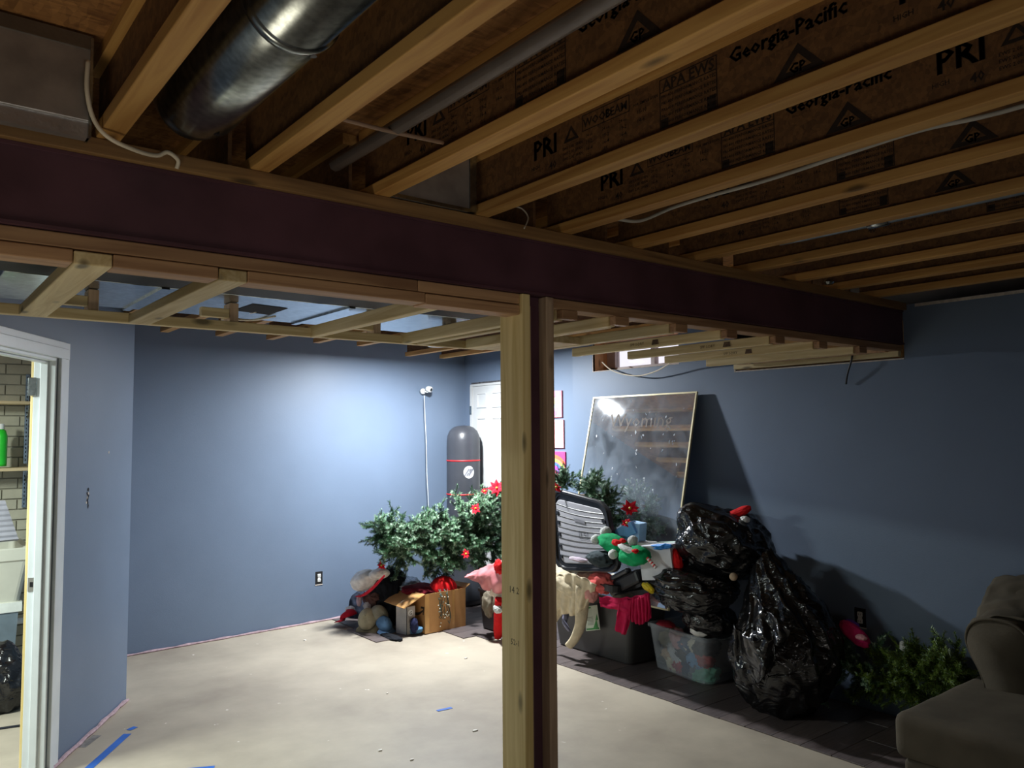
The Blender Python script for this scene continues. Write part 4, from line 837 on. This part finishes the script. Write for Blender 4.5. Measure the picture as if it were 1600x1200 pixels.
# contents
crumple('red_pillow', N0+ED*.66+WD_*.35+Vector((0, 0, BH-.01)), (.13, .11, .115), cloth('scarlet', (206, 22, 26)), 'round scarlet pillow rising out of the cardboard box', 'pillow', 61, amp=.03, fr=.8)
crumple('maroon_cloth', N0+ED*.25+WD_*.6+Vector((0, 0, BH)), (.16, .13, .04), cloth('maroon cl', (110, 22, 36)), 'maroon cloth inside the cardboard box', 'cloth', 62, amp=.2, rol=.1)
crumple('clear_package', P(636, 912, 3.75), (.1, .15, .045), pm('crinkled clear wrap', srgb(150, 158, 170), .18, .3, bump=.8, bscale=30), 'silvery crinkled plastic package above the cardboard flap', 'package', 63, yaw=-.3, amp=.3, rol=.15)
# green light strings over the box
GW = pm('green wire', srgb(64, 84, 74), .5)
random.seed(12); b = B()
for k in range(7):
    u = .42+random.uniform(-.12, .14); P_ = []
    for j in range(9): P_.append(sd(u+random.uniform(-.05, .05)+(.0 if j else 0), BH+.01-j*random.uniform(.02, .042), 1)+Vector((0, -.006-random.uniform(0, .012), 0)))
    P_[0] += Vector((0, .05, .004)); P_ = [Vector((q.x, q.y, max(q.z, .012))) for q in P_]
    b.tube(smooth_path(P_, 4), .0024, 5)
ls = b.go('light_string', GW, smooth=True, label='tangled green fairy light string hanging over the cardboard box', cat='light string')
b = B()
for k in range(22): b.add(*sphere(sd(.42+random.uniform(-.16, .16), random.uniform(.03, BH), 1)+Vector((0, -.014, 0)), .006))
b.go('bulbs', pm('bulb', srgb(190, 190, 170), .2), ls, kind='stuff', smooth=True)
# small white carton with a round letter mark
C0 = Vector((3.55, 5.97, .008))
e = empty('white_carton', C0, 'small white carton with a round letter G mark left of the cardboard box', 'box')
B().loft([[C0+Vector((dx, dy, z)) for dx, dy in ((0, 0), (.09, .01), (.08, .14), (-.03, .13))] for z in (0, .235)]).go('carton', pm('offwhite carton', srgb(186, 182, 176), .6), e, bev=.002)
B().loft([[C0+Vector((dx, dy, z)) for dx, dy in ((-.001, -.001), (.004, -.001), (.004, .003), (-.001, .003))] for z in (0, .235)]).go('dark_edge', BLK, e)
b = B(); cc = C0+Vector((.04, .003, .18))
b.add([cc+Vector((.028*math.cos(a), .028*math.cos(a)*.11, .028*math.sin(a))) for a in [2*PI*k/20 for k in range(20)]], [tuple(range(20))]); b.go('round_mark', WHT, e)
Vt, Ft = text('G', .045, (Vector((1, .11, 0)), Vector((0, 0, 1)), None), 0, 0, 0, None)
B().add([v+cc+Vector((-.016, -.004, -.016)) for v in Vt], Ft).go('letter', BLK, e)
# ------------------------------------------------------------------ caps and cloths at the left of the heap
def cap(c, r, R, mc, mb, lab, par_cat='cap', bm_=None):
    e = empty('baseball_cap', c, lab, par_cat)
    V = []; Fc = []; n = 28; mrings = 9
    b = B(); loops = []
    for k in range(mrings+1):
        a = PI/2*k/mrings; rad = math.cos(a)**.85 if k < mrings else .001; z = math.sin(a)*.78
        loops.append([Vector(c)+R @ (Vector((rad*math.cos(t)*1.05, rad*math.sin(t)*.92, z*(1-.12*math.cos(t))))*r*(1+.03*noise.noise(Vector((t*2, k*.7, r*9))))) for t in [2*PI*j/n for j in range(n)]])
    b.loft(loops, False, True).go('crown', mc, e, smooth=True, solid=.004)
    V = []; nu, nv = 14, 5
    for j in range(nv+1):
        for i in range(nu+1):
            t = -1.05+2.1*i/nu; rad = 1+.75*(j/nv)*math.cos(t*1.1)**.6
            V.append(Vector(c)+R @ (Vector((rad*math.cos(t)*1.03, rad*math.sin(t)*.92, -.02-.22*(math.sin(t)**2)*(j/nv)-.05*j/nv))*r))
    B().add(V, [(j*(nu+1)+i, j*(nu+1)+i+1, (j+1)*(nu+1)+i+1, (j+1)*(nu+1)+i) for j in range(nv) for i in range(nu)]).go('brim', mb, e, smooth=True, solid=.006)
    b = B(); b.add(*sphere(Vector(c)+R @ Vector((0, 0, r*.79)), .008)); b.go('button', mc, e, smooth=True); return e
WCL = cloth('white canvas', (206, 202, 200)); RCL = cloth('red canvas', (190, 24, 44)); KH = cloth('khaki canvas', (176, 168, 140))
e = empty('soft_hat', P(573, 925, 3.42), 'large white hat with red edge on top of the clothes at the left end', 'hat')
crumple('crown', P(569, 907, 3.42), (.11, .155, .085), cloth('bright white canvas', (232, 228, 224)), seed=6, parent=e, rol=-.42, amp=.12, fr=1.1)
crumple('crown_tail', P(592, 897, 3.46), (.09, .09, .045), cloth('bright white canvas b', (226, 222, 216)), seed=8, parent=e, rol=-.3, amp=.14)
B().tube(smooth_path([P(557, 932, 3.36), P(567, 930, 3.34), P(580, 921, 3.34), P(592, 909, 3.36), P(601, 899, 3.4)], 5), interp([.012, .02, .018, .014, .01], 21), 8, flat=.6).go('red_edge', cloth('red edge', (190, 34, 54)), e, smooth=True)
cap(P(545, 962, 3.33)+Vector((0, 0, -.01)), .075, rotm(2.6, .3, .2), RCL, RCL, 'small red cap at the foot of the back wall')
crumple('white_cloth', P(547, 953, 3.36), (.04, .05, .035), WCL, 'small white cloth on the red cap', 'cloth', 81, amp=.15)
cap(P(575, 968, 3.37), .095, rotm(-2.2, .9, .2), KH, cloth('khaki brim', (150, 140, 112)), 'khaki cap with tan brim lying on the dark planks')
cap(P(592, 962, 3.46), .09, rotm(-.7, 1.0, .6), cloth('grey green canvas', (160, 158, 140)), KH, 'grey green cap leaning on the khaki cap')
cap(P(600, 976, 3.46), .075, rotm(-1.6, .6, 0), cloth('sky blue canvas', (100, 138, 176)), cloth('sky brim', (96, 130, 170)), 'sky blue cap below the grey green cap')
crumple('navy_cloth', P(647, 977, 3.60), (.03, .035, .06), cloth('navy cloth', (38, 42, 72)), 'navy cloth squeezed between white carton and cardboard box', 'cloth', 83, zmin=.008)
crumple('blue_cloth', at(648, 985, 2, .03), (.05, .085, .03), cloth('steel blue', (88, 128, 160)), 'steel blue cloth on the floor before the cardboard box', 'cloth', 84, rol=-.3, zmin=.008)
crumple('black_jacket', P(606, 930, 3.62), (.15, .17, .22), cloth('black nylon', (22, 24, 30)), 'black jacket heaped behind the caps under the tree', 'clothing', 85, amp=.3, sub=5)
crumple('dark_cloth', P(562, 950, 3.56), (.09, .09, .14), cloth('dark slate', (38, 44, 58)), 'dark slate cloth against the back wall behind the caps', 'clothing', 86, amp=.25)
crumple('brown_scarf', P(580, 935, 3.47), (.05, .11, .06), cloth('brown plaid', (94, 66, 60)), 'brown scarf under the white cap', 'scarf', 87, amp=.4)
crumple('white_ribbon', P(574, 948, 3.42), (.02, .05, .03), WCL, 'white ribbon loops above the khaki cap', 'ribbon', 88, amp=.6, sub=3)
crumple('pink_ribbon', P(561, 938, 3.36), (.02, .025, .05), cloth('pinkish', (176, 150, 160)), 'greyish pink ribbon hanging below the white cap', 'ribbon', 89)
crumple('black_glove', P(612, 995, 3.42), (.05, .13, .012), cloth('black glove', (26, 28, 34)), 'flat dark glove on the planks before the white carton', 'glove', 90, zmin=.008)
# ------------------------------------------------------------------ artificial tree
def needle_mat(nm, a, b_, tip=None):
    m, nt, p = base(nm); L = nt.links; g = nd(nt, 'ShaderNodeNewGeometry'); mr = nd(nt, 'ShaderNodeMix', data_type='RGBA'); mr.inputs[6].default_value = a; mr.inputs[7].default_value = b_
    L.new(g.outputs['Random Per Island'], mr.inputs[0]); L.new(mr.outputs[2], p.inputs['Base Color']); p.inputs['Roughness'].default_value = .5; return m
NG = needle_mat('green needles', srgb(30, 70, 44), srgb(112, 152, 114)); NT = needle_mat('frosted needles', srgb(104, 140, 108), srgb(176, 198, 172)); TW = pm('brown twig', srgb(70, 52, 36), .8)
NY = needle_mat('yellow green needles', srgb(44, 80, 28), srgb(140, 168, 70))
def branch_mesh(seed, main, tips, L0=.22):
    random.seed(seed); b = B(); stems = []
    stems.append([Vector((0, 0, L0*k/6+0))+Vector((.015*math.sin(k*.8+seed), .012*math.cos(k+seed), 0)) for k in range(7)])
    for k in range(10):
        s = stems[0][1+k % 6]; a = 2.4*k+seed; l = L0*random.uniform(.22, .42); d = Vector((math.cos(a)*.8, math.sin(a)*.8, .75)).normalized()
        stems.append([s+d*l*j/4+Vector((0, 0, .02*(j/4)**2)) for j in range(5)])
    for si, st in enumerate(stems):
        b.tube(st, .0022, 4, i=0)
        for j in range(len(st)-1):
            a, c_ = st[j], st[j+1]; t = (c_-a); n = int(t.length/.0014); tn = t.normalized(); e1 = tn.orthogonal().normalized(); e2 = tn.cross(e1)
            for q in range(n):
                f = q/n; az = random.uniform(0, 2*PI); rd_ = e1*math.cos(az)+e2*math.sin(az); ln = random.uniform(.018, .032)
                p0 = a+t*f; dirn = (rd_+tn*random.uniform(.3, .9)).normalized(); sd_ = dirn.cross(tn).normalized()*.0026
                tp = p0+dirn*ln; last = (j == len(st)-2 and f > .2 and si % 3 != 0)
                b.add([p0-sd_, p0+sd_, tp+sd_*.5, tp-sd_*.5], [(0, 1, 2, 3)], 2 if (last and random.random() < tips) else 1)
    me = bpy.data.meshes.new('branch'); me.from_pydata(b.V, [], b.F)
    for q in (TW, main, NT): me.materials.append(q)
    me.polygons.foreach_set('material_index', b.I); me.update(); return me
BM = [branch_mesh(s, NG, .9) for s in range(4)]; BMY = [branch_mesh(s+9, NY, .12) for s in range(2)]
def foliage(e, ells, n, meshes, seed, trunk=None, smin=.6, smax=1.05):
    random.seed(seed); tot = sum(q[3] for q in ells); org = Vector(e.location)
    for (c_, r_, spread, wgt) in [(Vector(q[0]), q[1], q[2], q[3]) for q in ells]:
        for k in range(int(n*wgt/tot)):
            d = Vector((random.gauss(0, 1), random.gauss(0, 1), random.gauss(0, 1))).normalized(); rr_ = random.uniform(.2, .98)
            pos = c_+Vector((d.x*r_[0], d.y*r_[1], d.z*r_[2]))*rr_
            pos.x = min(pos.x, 4.68); dd = (d+Vector(spread)).normalized()
            if pos.x > 4.5 and dd.x > .1: dd.x *= -.6; dd.normalize()
            o = bpy.data.objects.new('branch', meshes[k % len(meshes)]); C.objects.link(o); o.parent = e
            s = random.uniform(smin, smax); o.scale = (s, s, s); o.rotation_mode = 'QUATERNION'
            o.rotation_quaternion = dd.to_track_quat('Z', 'Y'); o.location = pos-org-dd*.1*s
def P1(x, y, Y): return at(x, y, 1, Y)
e = empty('artificial_tree', (4.1, 6.25, .5), 'large green artificial Christmas tree section lying on the heap left of the post', 'tree')
foliage(e, [(P1(606, 832, 6.25), (.12, .16, .10), (-.3, -.2, 0), 26), (P1(632, 850, 6.2), (.17, .2, .24), (-.1, -.3, 0), 46), (P1(664, 846, 6.15), (.18, .18, .26), (0, -.4, 0), 50), (P1(700, 842, 6.12), (.20, .2, .30), (0, -.4, 0), 60), (P1(735, 835, 6.1), (.2, .2, .36), (0, -.4, 0), 56), (P1(765, 822, 6.05), (.2, .22, .36), (0, -.4, .1), 52), (P1(800, 812, 6.0), (.16, .22, .3), (0, -.3, .2), 20)], 300, BM, 31, smin=.7, smax=1.02)
B().tube([P1(600, 840, 6.3), P1(700, 850, 6.25), P1(800, 830, 6.1)], .02, 8).go('trunk', TW, e)
e = empty('artificial_tree', (4.35, 5.0, 1.2), 'green artificial tree section rising behind the upright tote lid', 'tree')
foliage(e, [(P(880, 752, 4.42), (.1, .13, .09), (-.2, .1, .5), 16), (P(924, 757, 4.35), (.08, .12, .08), (-.2, -.2, .4), 18), (P(946, 785, 4.34), (.08, .11, .12), (-.1, -.3, .2), 24), (P(958, 812, 4.32), (.06, .09, .10), (-.1, -.3, 0), 12), (P(840, 790, 4.45), (.1, .2, .2), (0, .3, .2), 16)], 120, BM, 44, smin=.4, smax=.62)
B().tube([P(835, 830, 4.45), P(880, 775, 4.42), P(950, 775, 4.35)], .016, 8).go('trunk', TW, e)
e = empty('garland', (4.6, 2.25, .05), 'yellow green artificial garland lying on the floor beside the couch', 'garland')
foliage(e, [(P(1490, 1032, 4.6), (.12, .16, .12), (0, 0, .4), 18), (P(1462, 1048, 4.6), (.12, .2, .13), (0, 0, .4), 20), (P(1425, 1048, 4.6), (.13, .2, .12), (0, 0, .4), 22), (P(1390, 1075, 4.6), (.12, .2, .1), (0, 0, .2), 18)], 80, BMY, 51, smin=.5, smax=.8)
e = empty('garland', (4.6, 2.65, .05), 'dark green garland in the shadow below the pink cloth', 'garland')
foliage(e, [(P(1340, 1040, 4.62), (.12, .2, .15), (0, 0, .3), 20), (P(1295, 1040, 4.62), (.12, .2, .18), (0, 0, .3), 20)], 40, BM, 52, smin=.5, smax=.8)
# poinsettias
def poin(c, r, lab, seed):
    random.seed(seed); e = empty('poinsettia', c, lab, 'flower'); c = Vector(c)
    nz = Vector((-.5, -.7, .5)).normalized(); e1 = nz.orthogonal().normalized(); e2 = nz.cross(e1)
    for k in range(8):
        a = k*2*PI/8+random.uniform(-.2, .2); d = e1*math.cos(a)+e2*math.sin(a)+nz*random.uniform(-.1, .5); d.normalize(); s = d.cross(nz).normalized(); l = r*random.uniform(.7, 1.1)
        q = [c, c+d*l*.45+s*l*.28, c+d*l, c+d*l*.45-s*l*.28, c+d*l*.5+nz*.006]
        B().add(q, [(0, 1, 4), (1, 2, 4), (2, 3, 4), (3, 0, 4)]).go('petal', RF2, e, solid=.002)
    b = B(); b.add(*sphere(c+nz*.01, .01)); b.go('flower_centre', pm('gold', srgb(200, 170, 60), .4), e)
RF2 = cloth('poinsettia red', (214, 30, 50))
for x, y, Y_, r, lb in ((776, 763, 5.75, .085, 'red poinsettia at the top of the tree beside the post'), (743, 795, 5.8, .055, 'red poinsettia in the middle of the left tree'), (757, 768, 5.8, .035, 'small red poinsettia left of the biggest one'), (728, 866, 5.85, .05, 'red poinsettia low in the shadow of the tree'), (596, 884, 6.2, .045, 'pinkish poinsettia at the lower left tip of the tree')):
    poin(P1(x, y, Y_), r, lb, x)
for x, y, X_, r, lb in ((869, 762, 4.15, .05, 'red poinsettia just right of the post'), (984, 795, 4.2, .075, 'red poinsettia in front of the mirror'), (979, 818, 4.18, .05, 'red poinsettia below the one in front of the mirror')):
    poin(P(x, y, X_), r, lb, x)
# pink and purple things at the right wall
crumple('pink_cloth', P(1335, 990, 4.6), (.04, .095, .045), cloth('hot pink', (206, 40, 104)), 'bright pink plush cloth on the dark garland below the outlet', 'plush', 95, rol=.55, amp=.18)
crumple('pink_trim', P(1346, 996, 4.55), (.02, .03, .015), cloth('pale pink', (220, 160, 170)), 'pale pink patch on the bright pink cloth', 'cloth', 96)
crumple('purple_cloth', P(1328, 977, 4.66), (.03, .05, .03), cloth('purple', (110, 70, 170)), 'purple cloth peeking over the bright pink one', 'cloth', 97)
crumple('white_flower', P(1414, 1010, 4.62), (.025, .03, .025), WHT, 'small white flower on the garland against the right wall', 'flower', 98, amp=.4, sub=3)
# ------------------------------------------------------------------ couch
SUE = pm('grey brown suede', srgb(90, 83, 70), .9, var=.16, scale=5, bump=.12, bscale=90, spec=.25)
e = empty('couch', (4.2, 1.1, 0), 'grey brown suede couch with a chaise seat and rolled arm at the lower right corner', 'couch')
def soft(nm, x0, x1, y0, y1, z0, z1, bev, parent=e, crown=0, m=SUE):
    bm = bmesh.new(); bmesh.ops.create_cube(bm, size=1)
    for v in bm.verts: v.co = Vector((x0+(v.co.x+.5)*(x1-x0), y0+(v.co.y+.5)*(y1-y0), z0+(v.co.z+.5)*(z1-z0)))
    bmesh.ops.bevel(bm, geom=bm.edges[:], offset=bev, segments=5, profile=.6, affect='EDGES')
    for _ in range(2): bmesh.ops.subdivide_edges(bm, edges=[x for x in bm.edges if x.calc_length() > .12], cuts=2, use_grid_fill=True)
    bmesh.ops.triangulate(bm, faces=[f for f in bm.faces if len(f.verts) > 4])
    cx_, cy_ = (x0+x1)/2, (y0+y1)/2
    for v in bm.verts:
        if v.co.z > (z0+z1)/2: v.co.z += crown*max(0, 1-((v.co.x-cx_)/(x1-x0)*2)**2)*max(0, 1-((v.co.y-cy_)/(y1-y0)*2)**2)+.006*noise.noise(v.co*5)
    V = [v.co.copy() for v in bm.verts]; Fc = [tuple(v.index for v in f.verts) for f in bm.faces]; bm.free()
    return mk(nm, V, Fc, m, parent, smooth=True)
soft('seat_cushion', 3.66, 4.62, .35, 1.84, .235, .435, .055, crown=.03)
soft('base', 3.69, 4.8, -.3, 1.81, .05, .235, .03)
for x, y in ((3.76, 1.7), (3.76, .4), (4.7, 1.7)): B().lathe([(.02, 0), (.03, .05)], (x, y, 0), 14).go('foot', BLK, e)
# rolled arm: profile in Y-Z lofted along X, rising towards the back
prof = [(-.12, .0), (-.12, .12), (-.135, .24), (-.13, .33), (-.08, .385), (0, .40), (.08, .39), (.135, .35), (.155, .28), (.135, .21), (.095, .13), (.07, .05), (.06, 0)]
loops = []
for x, yc, zs, sc_ in ((4.33, 1.63, .40, .90), (4.345, 1.63, .395, .98), (4.40, 1.63, .39, 1.02), (4.55, 1.62, .39, 1.12), (4.70, 1.61, .39, 1.3), (4.80, 1.60, .39, 1.42)):
    loops.append([(x+.0, yc+y*(.92+.08*sc_)*sc_**.3, zs+z*sc_) for y, z in smooth_path([Vector((a, b_, 0)) for a, b_ in prof], 3) for y, z in [(y, z)]] if False else [(x, yc+v.x*sc_**.5, zs+v.y*sc_) for v in smooth_path([Vector((a, b_, 0)) for a, b_ in prof], 3)])
B().loft(loops).go('arm', SUE, e, smooth=True)
pp = [Vector((4.338, 1.63+v.x*.99, .397+v.y*.97)) for v in smooth_path([Vector((a, b_, 0)) for a, b_ in prof[1:-1]], 3)]
B().tube(pp, .008, 8).go('piping', SUE, e, smooth=True)
# back with tufts
V = []; nu, nv = 40, 14
for j in range(nv+1):
    for i in range(nu+1):
        y = 1.62-2.0*i/nu; v = j/nv; z = .38+v*(.50+.12*min(1, i/14)); x = 4.58+.10*v-.06*math.sin(PI*v)
        t = abs(math.sin(i*PI/6))*abs(math.sin(j*PI/6)); x -= .035*t+.01*noise.noise(Vector((y*3, z*4, 1)))
        V.append((x, y, z))
nb = len(V); V += [(4.81, 1.62-2.0*i/nu, .38) for i in range(nu+1)]+[(4.81, 1.62-2.0*i/nu, .90+.12*min(1, i/14)) for i in range(nu+1)]
Fc = [(j*(nu+1)+i, j*(nu+1)+i+1, (j+1)*(nu+1)+i+1, (j+1)*(nu+1)+i) for j in range(nv) for i in range(nu)]
Fc += [(nv*(nu+1)+i, nv*(nu+1)+i+1, nb+nu+1+i+1, nb+nu+1+i) for i in range(nu)]+[(nb+i, nb+i+1, nb+nu+1+i+1, nb+nu+1+i) for i in range(nu)]
mk('backrest', V, Fc, SUE, e, smooth=True)
# wrinkled throw roll on the arm
drape('arm_cover', [Vector((4.35, 1.765, .735)), Vector((4.5, 1.785, .785)), Vector((4.65, 1.80, .86)), Vector((4.8, 1.81, .92))], [Vector((4.36, 1.50, .78)), Vector((4.5, 1.48, .80)), Vector((4.65, 1.46, .86)), Vector((4.8, 1.45, .92))], SUE, folds=3, amp=.015, parent=e, push=Vector((0, .2, 1)), belly=.03)
# ------------------------------------------------------------------ laundry room seen through the doorway
BR = [pm('painted cream brick %d' % k, srgb(184-6*k, 180-6*k, 160-6*k), .6, var=.06, bump=.3, bscale=30) for k in range(3)]
B().box(-.6, 1.24, 7.062, 7.1, 0, ZJT).go('wall_laundry', pm('cream mortar', srgb(150, 146, 130), .8), kind='structure')
wl = bpy.data.objects['wall_laundry']; random.seed(4)
for row in range(34):
    x = .28+(.1 if row % 2 else 0)-.205
    while x < 1.2:
        x0, x1 = max(x+.004, .2), min(x+.201, 1.235)
        if x1-x0 > .02: B().box(x0, x1, 7.046+random.uniform(0, .004), 7.063, row*.0785+.004, row*.0785+.0725).go('brick', BR[random.randrange(3)], wl)
        x += .205
def sbox(*a): return B().box(*a)
SHW = pm('shelf wood', srgb(206, 186, 146), .6, vec=(1, 12, 12), scale=4)
for z, zz, nm_ in ((1.965, .02, 'upper'), (1.475, .022, 'lower')):
    o = empty('wall_shelf', (.5, 6.9, z), nm_+' wooden shelf on the brick wall in the laundry room', 'shelf')
    sbox(-.2, 1.1, 6.78, 7.03, z, z+zz).go('board', SHW, o, bev=.002)
    B().tube([(.84, 7.03, z-.004), (.84, 6.84, z-.006)], .006, 6).go('bracket_arm', GALV, o); B().tube([(.84, 7.035, z-.10), (.84, 6.95, z-.012)], .005, 6).go('bracket_brace', GALV, o)
for z0, z1, lb in ((1.52, 2.20, 'upper slotted metal shelf rail on the brick wall'), (1.19, 1.47, 'lower slotted metal shelf rail on the brick wall')):
    o = empty('shelf_rail', (.83, 7.04, z0), lb, 'rail'); sbox(.82, .845, 7.032, 7.045, z0, z1).go('rail', GALV, o)
    b = B(); z = z0+.02
    while z < z1-.02: b.box(.829, .836, 7.031, 7.0325, z, z+.014); z += .03
    b.go('slots', BLK, o, kind='stuff')
o = empty('green_bottle', (.655, 6.86, 1.497), 'bright green bottle on the lower shelf at the left edge', 'bottle')
B().lathe([(.001, 0), (.04, 0), (.042, .02), (.042, .22), (.03, .26), (.016, .27)], (.655, 6.86, 1.51), 20).go('body', pm('bright green plastic', srgb(40, 200, 50), .35), o, smooth=True); B().lathe([(.018, .27), (.018, .31), (.001, .31)], (.655, 6.86, 1.51), 16).go('bottle_cap', WHT, o)
SK = pm('cream tub plastic', srgb(206, 206, 192), .4, var=.03)
o = empty('laundry_sink', (.5, 6.62, 0), 'cream plastic laundry tub on grey legs in the laundry room', 'sink')
L_ = [[(x, y, z) for x, y in rr(.475, 6.66, w_, d_, .04, 4)] for w_, d_, z in ((.56, .50, .535), (.60, .54, .545), (.59, .53, .60), (.56, .5, .60), (.65, .60, .88), (.68, .62, .885), (.68, .62, .965), (.66, .60, .97), (.60, .54, .96), (.5, .44, .62))]
B().loft(L_).go('tub', SK, o, smooth=False, bev=.004)
sbox(.19, .765, 6.388, 6.396, .535, .60).go('apron_lip', pm('white lip', srgb(226, 230, 224), .4), o)
LGm = pm('blue grey leg', srgb(112, 126, 136), .5)
for x, y in ((.69, 6.44), (.24, 6.44), (.69, 6.88), (.24, 6.88)):
    B().loft([[(x-w_, y-w_*.8, z), (x+w_, y-w_*.8, z), (x+w_, y+w_*.8, z), (x-w_, y+w_*.8, z)] for w_, z in ((.028, .0), (.055, .535))]).go('leg', LGm, o)
B().tube([(-.2, 6.9, .37), (1.2, 6.9, .37)], .022, 10).go('drain_pipe', WHT, smooth=True, label='white plastic pipe running low behind the laundry tub legs', cat='pipe')
# fluted grey thing on the tub
o = empty('fluted_cushion', (.58, 6.5, .97), 'light grey ribbed cushion leaning on the laundry tub', 'cushion')
b = B(); apex = at(8, 783, 1, 6.5); bl_ = at(-40, 850, 1, 6.45); br_ = at(29, 843, 1, 6.45); n = 15; V = []
for k in range(n+1):
    t = k/n; a = Vector((apex.x-.22, 6.5, apex.z-.0)).lerp(bl_, t); c_ = apex.lerp(br_, t); bump_ = Vector((0, -.006 if k % 2 else .004, 0)); V += [a+bump_, c_+bump_]
Fc = [(2*k, 2*k+1, 2*k+3, 2*k+2) for k in range(n)]; b.add(V, Fc); b.go('ribbed_front', pm('ribbed grey', srgb(168, 168, 178), .7), o, solid=.02)
bag('garbage_bag', at(5, 1068, 1, 6.05), (.17, .2, .2), 'black garbage bag on the laundry room floor under the tub', 31, zmin=.01)
strip([at(-30, 1143, 2, 0), at(0, 1139, 2, 0), at(42, 1133, 2, 0)], .035, 'floor_strip', pm('black strip', srgb(40, 42, 50), .4), 'black and silver strip across the laundry room floor', 'strip', .004)

# ------------------------------------------------------------------ groups of repeats
GR = {'garbage_bag': 'black garbage bags', 'packed_garment': 'garments in the clear bin', 'gift_box': 'cartons behind the green hats', 'baseball_cap': 'caps at the left of the heap', 'floor_tape': 'blue tape pieces on the floor',
      'plaster_chip': 'plaster chips on the floor', 'canvas_picture': 'three canvases on the corner wall', 'poinsettia': 'poinsettias on the artificial tree', 'storage_tote': 'black and charcoal totes', 'tote_lid': 'tote lids',
      'holiday_hat': 'green felt holiday hats', 'wall_shelf': 'laundry room shelves', 'shelf_rail': 'slotted shelf rails', 'garland': 'garlands by the couch', 'artificial_tree': 'artificial tree sections', 'wood_scrap': 'wood blocks behind the trunk duct', 'wooden_stud': 'studs beside the steel column', 'wall_outlet': 'uncovered wall outlets'}
for o in bpy.data.objects:
    k = o.name.split('.')[0]
    if not o.parent and k in GR and o.get('label'): o['group'] = GR[k]
